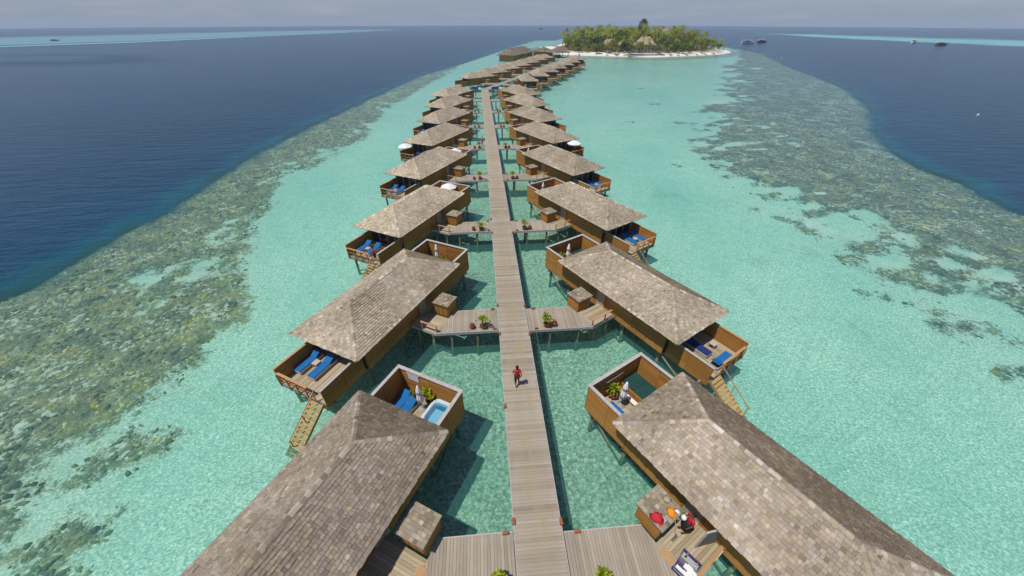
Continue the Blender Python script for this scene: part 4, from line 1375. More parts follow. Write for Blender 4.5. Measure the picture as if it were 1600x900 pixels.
lounger(f, 8.75, 7.6, FL, 0.0, 'dark navy recliner in the shade of the eave, %s' % f.short, 'navy loungers in the shade', mat='navy')
side_table(f, 10.2, 8.7, FL, 'low pale side table on sea deck of %s' % f.short)
# third and fourth
for n in (2, 3):
    for s in (-1, 1):
        f = F(s, n)
        for u, v, w_ in ((9.0, 9.1, 'outer'), (9.0, 7.9, 'inner')):
            lounger(f, u+(0.25 if s < 0 else 0.1), v, FL, 0, 'blue sun lounger on the %s side of sea deck, %s' % (w_, f.short), 'blue loungers on the sea decks')
        side_table(f, 10.35, 8.5, FL, 'low pale side table between blue loungers of %s' % f.short)
parasol_open(F(-1, 2), -3.7, 7.9, FL, 'white open parasol over terrace of %s' % F(-1, 2).short, 1.05)
parasol_closed(F(1, 2), -3.9, 7.3, FL, 'folded white parasol against dark wall, terrace of %s' % F(1, 2).short)
parasol_open(F(-1, 3), -3.6, 7.7, FL, 'white open parasol over terrace of %s' % F(-1, 3).short, 1.05)
parasol_closed(F(1, 3), -3.9, 7.2, FL, 'folded white parasol against dark wall, terrace of %s' % F(1, 3).short)
parasol_open(F(-1, 4), 10.9, 9.2, FL, 'white open parasol shading sea deck of %s' % F(-1, 4).short, 1.2)
parasol_open(F(1, 4), 10.7, 8.4, FL, 'white open parasol shading sea deck of %s' % F(1, 4).short, 1.2)
parasol_open(F(-1, 5), -3.9, 7.7, FL, 'white open parasol over terrace of %s' % F(-1, 5).short, 0.9)
parasol_open(F(1, 6), -3.3, 7.2, FL, 'white open parasol over terrace of %s' % F(1, 6).short, 0.9)
for s in (-1, 1):
    for u, v, w_ in ((9.2, 9.0, 'outer'), (9.2, 7.8, 'inner')):
        lounger(F(s, 5), u, v, FL, 0, 'blue sun lounger on the %s side of sea deck, %s' % (w_, F(s, 5).short), 'blue loungers on the sea decks')
    lounger(F(s, 4), 9.1, 8.0, FL, 0, 'dark navy recliner under the eave, %s' % F(s, 4).short, 'navy loungers in the shade', mat='navy')

# open entrance door, housekeeping cart, broom, cloths of the nearest villa on the right
f = F(1, 0)
sc_ = thing('entrance_screen', 'tall grey brown screen wall beside the entrance door of %s' % f.short, 'screen', (f.x, f.y, 0), f.a)
def leaf(u0, v0, u1, v1, th, z0, z1):
    d = Vector((u1-u0, v1-v0)).normalized()*th
    return [(u0, v0, z0), (u0+d.y, v0-d.x, z0), (u1+d.y, v1-d.x, z0), (u1, v1, z0), (u0, v0, z1), (u0+d.y, v0-d.x, z1), (u1+d.y, v1-d.x, z1), (u1, v1, z1)]
ob('panel', MB().hexa(leaf(3.40, 4.38, 3.74, 5.22, 0.05, -0.14, 1.45), 0.3).mesh('panel', 'beam'), sc_)
ob('top_rail', MB().hexa(leaf(3.37, 4.30, 3.745, 5.225, 0.07, 1.452, 1.51), 0.6).mesh('top_rail', 'trim'), sc_)
ob('post', MB().hexa(leaf(3.365, 4.29, 3.397, 4.37, 0.07, -0.14, 1.45), 0.5).mesh('post', 'trim'), sc_)

def rag(name, label, cat, fr, u, v, z, mat, seed, size=0.22):
    o = place(thing(name, label, cat), fr, u, v, z)
    rr = random.Random(seed)
    b = MB()
    n = 9
    lv = ((1.0, 0.0), (0.95, 0.07), (0.6, 0.15), (0.2, 0.19))
    vs = []
    for k, zz in lv:
        for i in range(n):
            t = 6.283*i/n
            q = size*k*rr.uniform(0.6, 1.3)
            vs.append((q*math.cos(t), q*math.sin(t), zz*rr.uniform(0.7, 1.25)*(size/0.22)))
    fs = [(l*n+i, l*n+(i+1) % n, (l+1)*n+(i+1) % n, (l+1)*n+i) for l in range(3) for i in range(n)]+[tuple(range(3*n, 4*n)), tuple(range(n-1, -1, -1))]
    b.add(vs, fs, 0.5, True)
    ob('folds', b.mesh('folds', mat), o)
    fl = MB()
    fl.hexa([(size*.5, -size*.5, 0.004), (size*1.12, -size*.6, 0.004), (size*1.2, size*.2, 0.004), (size*.5, size*.5, 0.004), (size*.5, -size*.5, 0.06), (size*1.1, -size*.55, 0.03), (size*1.15, size*.2, 0.02), (size*.5, size*.5, 0.06)], 0.5)
    ob('loose_end', fl.mesh('loose_end', mat), o)
    return o
rag('red_bag', 'crumpled red cloth bag on front corner of nearest right locker', 'bag', f, 1.85, 3.3, 1.0, 'red', 1, 0.27)
rag('orange_cloth', 'bunched orange cloth on the lid of nearest right locker', 'cloth', f, 2.05, 4.0, 1.0, 'orange', 2, 0.2)
rag('yellow_cloth', 'pale yellow cloth lying at the back of nearest right locker lid', 'cloth', f, 1.65, 4.3, 1.0, 'tan', 3, 0.17)
br_ = place(thing('broom', 'long handled broom leaning on side of nearest right locker', 'broom'), f, 2.7, 3.85, -0.13)
ob('handle', MB().path([(0, 0, 0.1), (-0.38, 0.1, 1.13)], 0.016, 6).mesh('handle', 'rail'), br_)
ob('head', MB().hexa([(-0.05, -0.2, 0), (0.05, -0.2, 0), (0.05, 0.2, 0), (-0.05, 0.2, 0), (-0.02, -0.15, 0.12), (0.02, -0.15, 0.12), (0.02, 0.15, 0.12), (-0.02, 0.15, 0.12)], 0.5).mesh('head', 'beam'), br_)
mp_ = rag('mop_head', 'white mop cloth on lid edge of nearest right locker', 'mop', f, 2.18, 4.25, 1.0, 'white', 5, 0.1)

def cart(fr, u, v, z, rz):
    o = place(thing('housekeeping_cart', 'housekeeping cart piled with white linen and bottles near right entrance', 'cart'), fr, u, v, z, rz)
    b = MB()
    b.box(-0.62, 0.62, -0.4, 0.4, 0.14, 0.18, 0.5)
    for sx in (-0.62, 0.58):
        b.box(sx, sx+0.04, -0.4, 0.4, 0.18, 0.62, 0.4)
    for sy in (-0.4, 0.36):
        b.box(-0.58, 0.58, sy, sy+0.04, 0.18, 0.62, 0.4)
    ob('basket', b.mesh('basket', 'purple'), o)
    ob('rim', MB().path([(-0.62, -0.4, 0.64), (0.62, -0.4, 0.64), (0.62, 0.4, 0.64), (-0.62, 0.4, 0.64), (-0.62, -0.4, 0.64)], 0.022, 6).mesh('rim', 'metal'), o)
    ob('divider', MB().box(0.1, 0.13, -0.36, 0.36, 0.18, 0.66, 0.5).mesh('divider', 'metal'), o)
    for i, (x, y) in enumerate(((-0.5, -0.32), (0.5, -0.32), (0.5, 0.32), (-0.5, 0.32))):
        wh = MB()
        wh.lathe([(0.03, -0.02), (0.07, -0.02), (0.07, 0.02), (0.03, 0.02)], 12)
        me = wh.mesh('wheel', 'black')
        w_ = ob('wheel', me, o, (x, y, 0.07)); w_.rotation_euler = (math.pi/2, 0, 0)
    ob('push_handle', MB().path([(-0.62, -0.34, 0.62), (-0.86, -0.34, 0.86), (-0.86, 0.34, 0.86), (-0.62, 0.34, 0.62)], 0.02, 6).mesh('push_handle', 'metal'), o)
    rr = random.Random(8)
    for k in range(5):
        a, c = rr.uniform(-0.52, -0.05), rr.uniform(-0.3, 0.1)
        l = MB()
        for j in range(3):
            l.box(a-0.06, a+0.2, c-0.02, c+0.22, 0.2+k*0.1+j*0.03, 0.222+k*0.1+j*0.03, 0.5)
        ob('folded_linen', l.mesh('folded_linen', 'white'), o)
    for k in range(5):
        x, y = 0.2+0.09*k, (-0.25 if k % 2 else 0.2)
        bt = MB().lathe([(0.035, 0), (0.035, 0.17), (0.012, 0.2), (0.012, 0.26)], 10)
        ob('bottle', bt.mesh('bottle', ('yellow', 'white', 'black', 'yellow', 'metal')[k]), o, (x, y, 0.42))
    sh_ = MB()
    for q in range(6):
        a = -0.6+0.1*q
        sh_.hexa([(a, -0.42, 0.62), (a+0.1, -0.42, 0.62), (a+0.1, -0.1, 0.66), (a, -0.1, 0.66), (a, -0.43, 0.65+0.04*(q % 2)), (a+0.1, -0.43, 0.69-0.04*(q % 2)), (a+0.1, -0.08, 0.72), (a, -0.08, 0.69+0.04*(q % 2))], 0.5)
    ob('draped_sheet', sh_.mesh('draped_sheet', 'white'), o)
    ob('tray', MB().box(0.14, 0.57, -0.35, 0.35, 0.39, 0.415, 0.5).mesh('tray', 'metal'), o)
    return o
cart(f, 3.62, 3.22, -0.13, math.pi/2+0.12).scale = (0.72, 0.95, 0.85)
dm = place(thing('door_mat', 'worn reddish mat at the step of nearest right entrance', 'mat'), f, 2.95, 3.0, 0.006)
ob('weave', MB().box(-0.3, 0.3, -0.22, 0.12, 0, 0.012, 0.5).mesh('weave', 'rail'), dm)
f = F(-1, 0)
dm = place(thing('door_mat', 'worn reddish mat at the step of nearest left entrance', 'mat'), f, 2.95, 2.9, 0.006)
ob('weave', MB().box(-0.3, 0.3, -0.22, 0.12, 0, 0.012, 0.5).mesh('weave', 'rail'), dm)

# ------------------------------------------------------------------ people
def skin_mesh(name, verts, edges, mat, sub=1, root=0):
    """one continuous surface grown round a skeleton: verts are (x, y, z, rx, ry)"""
    me = bpy.data.meshes.new(name+'_rig')
    me.from_pydata([v[:3] for v in verts], edges, [])
    o = bpy.data.objects.new(name+'_rig', me)
    COL.objects.link(o)
    md = o.modifiers.new('skin', 'SKIN')
    md.use_smooth_shade = True
    for i, sv in enumerate(me.skin_vertices[0].data):
        sv.radius = (verts[i][3], verts[i][4])
        sv.use_root = (i == root)
    sb = o.modifiers.new('sub', 'SUBSURF'); sb.levels = sub; sb.render_levels = sub
    bpy.context.view_layer.update()
    ev = o.evaluated_get(bpy.context.evaluated_depsgraph_get())
    out = bpy.data.meshes.new_from_object(ev)
    bpy.data.objects.remove(o)
    out.materials.clear(); out.materials.append(M[mat])
    out.name = name
    return out

def person(loc, rz, label, group=None, skin='skin', shirt='red', legs='black', skirt=False, pose='walk', hair='hair', shoes='white', s=1.0):
    """standing or walking figure facing +y; one body surface, hair and clothes as parts"""
    o = thing('person', label, 'person', loc, rz, group)
    st = {'walk': 0.17, 'stand': 0.03, 'climb': 0.12}[pose]
    arm_up = pose == 'carry'
    V, E = [], []
    def v(x, y, z, r, r2=None):
        V.append((x, y, z, r, r2 or r)); return len(V)-1
    def e(*ids):
        for a, b in zip(ids, ids[1:]):
            E.append((a, b))
    pel = v(0, 0, 0.93, 0.13, 0.10)
    wai = v(0, 0.0, 1.08, 0.125, 0.09)
    che = v(0, 0.01, 1.28, 0.15, 0.11)
    nb = v(0, 0.0, 1.43, 0.075, 0.06)
    nk = v(0, 0.015, 1.50, 0.052)
    h1 = v(0, 0.035, 1.57, 0.072, 0.08)
    h2 = v(0, 0.03, 1.66, 0.078, 0.095)
    h3 = v(0, 0.015, 1.72, 0.055, 0.07)
    e(pel, wai, che, nb, nk, h1, h2, h3)
    nose = v(0, 0.125, 1.60, 0.012); e(h1, nose)
    hands = []
    for k in (-1, 1):
        hp = v(k*0.095, 0, 0.88, 0.085)
        kn = v(k*0.105, k*st*0.6+0.03, 0.50, 0.06)
        an = v(k*0.105, k*st-0.02 if k > 0 else k*st-0.07, 0.10 if k > 0 else 0.13, 0.038)
        he = v(k*0.105, k*st+0.03, 0.035 if k > 0 else 0.06, 0.036)
        to = v(k*0.115, k*st+0.15, 0.03, 0.03)
        e(pel, hp, kn, an, he, to)
        sh = v(k*0.185, 0, 1.38, 0.058)
        el = v(k*0.24, -k*st*0.6-0.03, 1.12, 0.042)
        wr = v(k*0.235, -k*st*0.9+0.10, 0.90, 0.028)
        pa = v(k*0.228, -k*st*1.0+0.135, 0.83, 0.034, 0.022)
        e(nb, sh, el, wr, pa)
        for q in range(4):
            f1 = v(k*0.226, -k*st+0.11+0.02*q, 0.775-0.004*abs(q-1.5), 0.0095)
            f2 = v(k*0.215, -k*st+0.11+0.021*q, 0.735-0.006*abs(q-1.5), 0.008)
            e(pa, f1, f2)
        th = v(k*0.205, -k*st+0.18, 0.81, 0.0095); t2 = v(k*0.198, -k*st+0.195, 0.775, 0.008)
        e(pa, th, t2)
        hands.append((sh, el))
    bm_ = cached(('body', pose, skin), lambda: skin_mesh('body', V, E, skin))
    ob('body', bm_, o)
    # shirt: torso and sleeves a little wider than the body
    SV, SE = [], []
    def sv(x, y, z, r, r2=None):
        SV.append((x, y, z, r, r2 or r)); return len(SV)-1
    a = sv(0, 0, 0.90, 0.158, 0.125); b = sv(0, 0, 1.08, 0.15, 0.112); c = sv(0, 0.01, 1.28, 0.172, 0.13); d = sv(0, 0, 1.42, 0.085, 0.075)
    SE += [(a, b), (b, c), (c, d)]
    for k in (-1, 1):
        p = sv(k*0.18, 0, 1.375, 0.075); q = sv(k*0.222, -k*st*0.35-0.02, 1.21, 0.066)
        SE += [(d, p), (p, q)]
    ob('shirt', cached(('shirt', pose, shirt), lambda: skin_mesh('shirt', SV, SE, shirt)), o)
    if skirt:
        b = MB().lathe([(0.15, 0.98), (0.2, 0.8), (0.25, 0.52), (0.24, 0.5)], 20, fold=0.05, folds=7)
        ob('skirt', b.mesh('skirt', legs), o)
    else:
        PV, PE = [(0, 0, 0.90, 0.145, 0.115)], []
        for k in (-1, 1):
            i = len(PV)
            PV += [(k*0.097, 0.005, 0.85, 0.1, 0.1), (k*0.103, k*st*0.6+0.03, 0.52, 0.077, 0.077), (k*0.104, k*st*0.75+0.0, 0.42, 0.072, 0.072)]
            PE += [(0, i), (i, i+1), (i+1, i+2)]
        ob('shorts', cached(('shorts', pose, legs), lambda: skin_mesh('shorts', PV, PE, legs)), o)
    hb = MB()
    vs, fs = [], []
    nr, ns = 6, 14
    for i in range(nr):
        ph = 0.12+i*(1.75-0.12)/(nr-1)
        for j in range(ns):
            t = 6.283*j/ns
            q = 1.0 if math.sin(t) < 0.3 else max(0.0, 1-(ph-0.8)*0.55)
            vs.append((0.098*math.sin(ph*q)*math.cos(t), 0.018+0.116*math.sin(ph*q)*math.sin(t), 1.655+0.118*math.cos(ph*q)))
    fs = [(i*ns+j, i*ns+(j+1) % ns, (i+1)*ns+(j+1) % ns, (i+1)*ns+j) for i in range(nr-1) for j in range(ns)]+[tuple(range(ns-1, -1, -1))]
    hb.add(vs, fs, 0.5, True)
    ob('hair', cached('hairm'+hair, lambda: hb.mesh('hair', hair)), o)
    for k in (-1, 1):
        ob('shoe', MB().hexa([(k*0.11-0.045, k*st-0.05, 0.0), (k*0.11+0.045, k*st-0.05, 0.0), (k*0.118+0.05, k*st+0.19, 0.0), (k*0.112-0.05, k*st+0.19, 0.0),
                              (k*0.11-0.04, k*st-0.045, 0.075), (k*0.11+0.04, k*st-0.045, 0.075), (k*0.118+0.04, k*st+0.18, 0.05), (k*0.112-0.04, k*st+0.18, 0.05)], 0.5).mesh('shoe', shoes), o)
        ob('eye', cached(('eye', k), lambda: MB().lathe([(0.002, -0.009), (0.011, -0.004), (0.011, 0.004), (0.002, 0.009)], 8).mesh('eye', 'hair')), o, (k*0.034, 0.118, 1.635))
    o.scale = (s, s, s)
    return o

person((-0.22, 14.1, 0.0), 0.0, 'person in red shirt and black shorts walking away along the boardwalk', pose='walk')
f = F(1, 0)
p_ = person(f.p(2.72, 4.45, -0.13), f.a+2.6, 'person in red top and dark skirt standing by the right entrance', pose='stand', skirt=True, shoes='black', s=0.97)
ln = place(thing('linen_bundle', 'white linen bundle held by person at the right entrance', 'linen'), f, 2.50, 4.28, 0.98)
b = MB()
rr = random.Random(12)
vs = []
for k, zz in ((0.5, -0.1), (1.0, 0.0), (0.85, 0.12), (0.35, 0.2)):
    for i in range(10):
        t = 6.283*i/10
        vs.append((0.13*k*rr.uniform(0.8, 1.2)*math.cos(t), 0.13*k*rr.uniform(0.8, 1.2)*math.sin(t), zz*0.75))
b.add(vs, [(l*10+i, l*10+(i+1) % 10, (l+1)*10+(i+1) % 10, (l+1)*10+i) for l in range(3) for i in range(10)]+[tuple(range(30, 40)), tuple(range(9, -1, -1))], 0.5, True)
ob('folds', b.mesh('folds', 'white'), ln)
f = F(-1, 2)
person(f.p(11.5, 6.55, FL), f.a+1.3, 'person in red shirt at the top of the sea stairs, %s' % f.short, pose='stand', shirt='red', s=0.97)
f = F(-1, 4)
person((f.x-0.62, f.y-0.75, 0.0), math.pi*0.9, 'sunburnt person in swimwear standing on walkway to %s' % f.short, pose='stand', skin='pale_pink', shirt='pale_pink', legs='red', hair='tan', shoes='pale_pink')

# things lying where the straight boardwalk ends
for s, w_ in ((-1, 'left'), (1, 'right')):
    o = thing('covered_stack', 'blue tarpaulin covered stack on %s side of the boardwalk end' % w_, 'tarpaulin', (s*3.4, 132.6, 0), 0)
    b = MB().hexa([(-1.3, -0.6, 0), (1.3, -0.6, 0), (1.3, 0.6, 0), (-1.3, 0.6, 0), (-1.0, -0.4, 0.7), (1.0, -0.35, 0.62), (1.05, 0.4, 0.7), (-1.0, 0.45, 0.6)], 0.5)
    ob('tarpaulin', b.mesh('tarpaulin', 'navy'), o)
    ob('white_bundle', MB().hexa([(1.35, -0.5, 0), (2.3, -0.5, 0), (2.3, 0.4, 0), (1.35, 0.4, 0), (1.5, -0.4, 0.4), (2.2, -0.4, 0.45), (2.2, 0.3, 0.4), (1.5, 0.3, 0.45)], 0.5).mesh('white_bundle', 'white'), o)
pl = thing('end_platform', 'wide plank platform at the bend where the boardwalk turns', 'platform', (0, 132.9, 0))
b = MB()
for i in range(84):
    b.box(-6.1+i*0.145, -6.1+i*0.145+0.139, -1.1, 1.0, -0.055, -0.009, R.random())
ob('planks', b.mesh('planks', 'deck_y'), pl, kind='stuff')
for px_ in (-5.5, -3, 3, 5.5):
    for py_ in (-0.8, 0.8):
        ob('post', pm, pl, (px_, py_, 0))

# ------------------------------------------------------------------ the island
SHORE = [(55, 392), (50, 362), (48, 338), (51, 314), (57.5, 298), (66.6, 290.1), (90.0, 280.2), (111.6, 272.5), (120.2, 272.8), (146.6, 281.3), (172.6, 292.7), (190, 309), (201, 332), (204, 365),
         (196, 410), (176, 452), (146, 482), (114, 486), (92, 462), (80, 430), (70, 400), (62, 384)]
def sandy(X, Y):
    d = sdf(SHORE, X, Y)
    base = SEA0-((X-CAM.x)**2+(Y-CAM.y)**2)/(2*REARTH)
    return base+np.where(d > 0, np.minimum(0.14*d, 1.5), 0.12*d)
def sand_mat():
    t = NT('coral_sand_and_soil')
    p = t.pos()
    d = t.math('ADD', t.attr('inland'), t.math('MULTIPLY_ADD', t.noise(p, 0.12, 4), 10, -5))
    c = t.ramp(t.noise(p, 0.5, 4), [(0.3, (0.62, 0.57, 0.48)), (0.7, (0.74, 0.70, 0.62))])
    soil = t.ramp(t.noise(p, 0.3, 4), [(0.35, (0.10, 0.085, 0.05)), (0.7, (0.24, 0.20, 0.13))])
    c = t.mix(t.sstep(d, 11.0, 16.0), c, soil)
    wet = t.sstep(t.attr('inland'), -1.0, 2.5)
    c = t.mix(wet, (0.42, 0.40, 0.31), c)
    return t.done(t.bsdf(c, 0.95, 0.1))
isl = ob('island_sand', grid_mesh('island_sand', sand_mat(), np.arange(40, 216, 2.0), np.arange(262, 500, 2.0), sandy, {'inland': lambda X, Y: sdf(SHORE, X, Y)}), kind='structure')
def ground(x, y):
    return float(sandy(np.array([float(x)]), np.array([float(y)]))[0])
def inland(x, y):
    return float(sdf(SHORE, np.array([float(x)]), np.array([float(y)]))[0])

def palm_parts(v, h):
    rr = random.Random(200+v)
    lean = (rr.uniform(-0.14, 0.14), rr.uniform(-0.14, 0.14))
    tb = MB()
    pts = [(lean[0]*h*f*f, lean[1]*h*f*f, h*f) for f in (0, 0.25, 0.5, 0.75, 1.0)]
    tb.path(pts, [0.26, 0.18, 0.15, 0.135, 0.12], 7, 0.5)
    cb = MB()
    top = Vector(pts[-1])
    nf = 17
    for i in range(nf):
        a = 6.283*i/nf+rr.uniform(-0.15, 0.15)
        el = rr.choice((0.95, 0.6, 0.3, 0.05, -0.3))+rr.uniform(-0.1, 0.1)
        L = rr.uniform(3.0, 4.3)
        d = Vector((math.cos(a), math.sin(a), 0))
        side = Vector((-math.sin(a), math.cos(a), 0))
        tone = rr.uniform(0.15, 1.0)
        prev = None
        ns = 6
        for k in range(ns+1):
            f = k/ns
            p = top+d*(L*f*math.cos(el*(1-f*0.4)))+Vector((0, 0, L*(math.sin(el)*f-0.55*f*f)))
            if prev is not None:
                wd = 0.62*(math.sin(math.pi*min(1, (k-0.5)/ns*0.85+0.12)))
                for sg in (-1, 1):
                    e = (prev+p)/2+side*sg*wd+d*0.28+Vector((0, 0, -0.22*wd-0.05))
                    e2 = p+side*sg*wd*0.95+d*0.3+Vector((0, 0, -0.25*wd-0.08))
                    q = prev+(p-prev)*0.55
                    cb.add([prev, q, e], [(0, 1, 2) if sg > 0 else (1, 0, 2)], tone)
                    cb.add([q, p, e2], [(0, 1, 2) if sg > 0 else (1, 0, 2)], min(1, tone+0.1))
            prev = p
    return tb.mesh('trunk', 'bark'), cb.mesh('crown', 'palm')

def broad_parts(v, h, mat):
    rr = random.Random(300+v)
    tb = MB()
    tb.path([(0, 0, 0), (0.1, 0.05, h*0.3), (0.15, 0.1, h*0.5)], [0.35, 0.24, 0.18], 7, 0.5)
    cb = MB()
    for i in range(9):
        a = 6.283*i/9+rr.uniform(-0.4, 0.4)
        q = rr.uniform(0.3, 1.0)*h*0.30
        c = Vector((math.cos(a)*q, math.sin(a)*q, h*rr.uniform(0.45, 0.86)))
        tb.path([(0.1, 0.05, h*0.32), tuple(c*0.6+Vector((0, 0, h*0.16))), tuple(c)], [0.16, 0.09, 0.04], 5, 0.5)
        leaf_cluster(cb, c, h*rr.uniform(0.13, 0.21), 40, h*0.085+0.25, rr, 0.75, tone=rr.uniform(0.15, 0.9))
    return tb.mesh('trunk', 'bark'), cb.mesh('crown', mat)

def pine_parts(h):
    rr = random.Random(77)
    tb = MB()
    tb.path([(0, 0, 0), (0.1, 0, h*0.5), (0, 0, h*0.97)], [0.5, 0.3, 0.06], 8, 0.5)
    cb = MB()
    for i in range(230):
        f = rr.uniform(0.14, 1.0)
        w_ = (0.58*h*(1-f)**0.6*(0.75+0.25*math.sin(f*9))+0.9)*rr.uniform(0.5, 1.05)
        a = rr.random()*6.283
        c = (w_*math.cos(a)*0.75, w_*math.sin(a)*0.75, h*f)
        tb.path([(0, 0, h*f*0.94), c], [0.08, 0.03], 4, 0.5, cap=False)
        leaf_cluster(cb, c, 1.0, 10, 1.0, rr, 1.0, tone=rr.uniform(0.3, 1.0))
    return tb.mesh('trunk', 'bark'), cb.mesh('crown', 'pine')

def tree(name, label, cat, parts, x, y, s, group, rz=None, tone=1.0):
    o = thing(name, label, cat, (x, y, ground(x, y)-0.1), R.random()*6.28 if rz is None else rz, group)
    o.scale = (s, s, s*R.uniform(0.92, 1.08))
    ob('trunk', parts[0], o)
    ob('crown', parts[1], o)
    return o

PALMS = [palm_parts(i, 8.5+i*0.7) for i in range(5)]
BROAD = [broad_parts(i, 7.5+i*0.6, ('leaf', 'olive', 'leaf', 'olive', 'leaf')[i]) for i in range(5)]
# buildings first, so trees keep clear of them
BLD = []
def house(x, y, wx, wy, hw, hr, rz, label, wallm='wallwhite', roofm='shingle', tint=(1.25, 1.25, 1.25), name='island_house'):
    o = thing(name, label, 'building', (x, y, ground(x, y)-0.05), rz, 'houses among the island trees')
    BLD.append((x, y, max(wx, wy)))
    b = MB().box(-wx/2, wx/2, -wy/2, wy/2, 0, hw, 0.5)
    wl = ob('wall', b.mesh('wall', wallm), o)
    e = 0.9
    rb = MB()
    A = [(-wx/2-e, -wy/2-e, hw), (wx/2+e, -wy/2-e, hw), (wx/2+e, wy/2+e, hw), (-wx/2-e, wy/2+e, hw)]
    q = min(wx, wy)/2*0.9
    P = [(-wx/2+q, 0, hw+hr), (wx/2-q, 0, hw+hr)]
    rb.add([(a, b_, c-0.18) for a, b_, c in A]+A+P, [(3, 2, 1, 0), (0, 1, 5, 4), (1, 2, 6, 5), (2, 3, 7, 6), (3, 0, 4, 7), (4, 5, 9, 8), (5, 6, 9), (6, 7, 8, 9), (7, 4, 8)], 0.65)
    rf = ob('roof', rb.mesh('roof', roofm), o)
    rf.color = (*tint, 1)
    n = max(2, int(wx/2.4))
    for i in range(n):
        cx = -wx/2+(i+0.5)*wx/n
        wd = ob('window' if i != n//2 else 'door', MB().box(cx-0.55, cx+0.55, -wy/2-0.05, -wy/2-0.005, 0.9 if i != n//2 else 0.02, min(2.1, hw-0.2), 0.5).mesh('window', 'glass'), o)
    for k in (-1, 1):
        ob('eave_post', MB().box(k*wx/2-0.1, k*wx/2+0.1, -wy/2-e+0.1, -wy/2-e+0.3, 0, hw-0.18, 0.5).mesh('eave_post', 'brown'), o)
    return o
house(99, 322, 13, 8, 3.2, 3.8, 0.1, 'low grey thatched house behind the yellow tree on the island')
house(122, 312, 15, 10, 3.6, 5.0, -0.35, 'large grey roofed hall behind the beach pool on the island')
house(113, 330, 9, 7, 3.2, 3.4, 0.3, 'small grey roofed house behind the large hall on the island')
house(168, 395, 18, 9, 8.0, 4.5, 0.05, 'tall pale two storey house showing above the island palms')
house(141, 372, 8, 6, 4.5, 1.6, 0.1, 'small white canopy building left of the pale tall house', tint=(2.2, 2.3, 2.3))
house(98, 392, 9, 6, 8.0, 1.6, 0.1, 'pale flat roof peeping through trees on the island left', tint=(2.0, 2.0, 1.95))
o = thing('beach_pool', 'dark blue sunken pool behind a pale rim on the island beach', 'pool', (111, 279.5, ground(111, 279.5)), 0.02)
ob('rim', MB().box(-12, 12, -2.6, -2.0, -0.8, 0.2, 0.5).box(-12, 12, 2.6, 3.2, -0.8, 0.6, 0.5).box(-12.6, -12.0, -2.6, 3.2, -0.8, 0.45, 0.5).box(12.0, 12.6, -2.6, 3.2, -0.8, 0.45, 0.5).mesh('rim', 'trim'), o)
ob('water', MB().box(-12, 12, -2.0, 2.6, -0.7, 0.3, 0.5).mesh('water', 'slate'), o)
BLD.append((111, 279, 13))

rr = random.Random(21)
pts = []
tries = 0
while len(pts) < 470 and tries < 60000:
    tries += 1
    x, y = rr.uniform(55, 204), rr.uniform(276, 486)
    d = inland(x, y)
    lim = 5.5 if y < 330 else 8
    if d < lim or x < 64.5+(y-300)*0.115:
        continue
    if any((x-a)**2+(y-b)**2 < 4.9**2 for a, b, _ in pts):
        continue
    blk = False
    for bx, by, bw in BLD:
        dx, dy = x-bx, y-by
        if abs(dx) < bw*0.55+1.2 and abs(dy) < bw*0.5+2:
            blk = True
        # the ground in front of each house is an open yard with a few palms
        if abs(x-bx*y/by) < bw*0.55 and (-95 if by > 380 else -40) < dy < 0 and rr.random() < (0.95 if by > 380 else 0.88):
            blk = True
    if blk or (x-139)**2+(y-366)**2 < 49:
        continue
    pts.append((x, y, d))
pts.sort(key=lambda p: p[1])
LBL_P = ['tall coconut palm with drooping green fronds in the island grove', 'slender leaning coconut palm in the island grove']
for i, (x, y, d) in enumerate(pts):
    front = y < 300 or d < 14
    h = min(1.12, 0.52+d/52)
    if x > 178:
        h *= 0.85
    q = x/y
    part = 'left end' if q < 0.235 else 'left middle' if q < 0.33 else 'centre' if q < 0.42 else 'right middle' if q < 0.51 else 'right end'
    row = 'in front rows above the beach' if d < 16 and y < 345 else 'in the rear rows' if y > 405 else 'in the middle of the grove'
    where = '%s, island %s' % (row, part) if 'end' in part or part == 'centre' else '%s, island %s' % (row, part)
    if rr.random() < 0.62:
        tree('coconut_palm', 'coconut palm %s' % where, 'palm', PALMS[i % 5], x, y, h*rr.uniform(0.85, 1.15), 'coconut palms %s' % where)
    else:
        k_ = i % 5
        kind = 'olive green' if k_ in (1, 3) else 'dark green'
        tree('broadleaf_tree', '%s broadleaf tree %s' % (kind, where), 'tree', BROAD[k_], x, y, h*rr.uniform(0.85, 1.15), '%s broadleaf trees %s' % (kind, where))
tree('casuarina', 'very tall dark feathery conifer rising above the island trees', 'conifer', pine_parts(17.5), 139, 366, 1.0, None, 0.3)
tree('flowering_tree', 'bright golden yellow crowned tree by the island beach', 'tree', broad_parts(8, 5.2, 'gold'), 82.5, 301, 1.0, None, 0.3)
# ground cover and saplings between the trunks
b = MB()
for _ in range(1500):
    x, y = rr.uniform(56, 203), rr.uniform(278, 484)
    d = inland(x, y)
    if d < 8 or x < 65+(y-300)*0.115 or any(abs(x-bx) < bw*0.55+1 and abs(y-by) < bw*0.55+1 for bx, by, bw in BLD):
        continue
    g = ground(x, y)
    leaf_cluster(b, (x, y, g+rr.uniform(0.4, 4.0)*min(1, d/14)), rr.uniform(1.0, 2.2), 16, rr.uniform(0.8, 1.3), rr, 0.8, tone=rr.uniform(0.1, 0.9))
u_ = ob('undergrowth', b.mesh('undergrowth', 'olive'), kind='stuff')
u_['label'] = 'mixed green undergrowth filling the ground between the island trees'
u_['category'] = 'undergrowth'

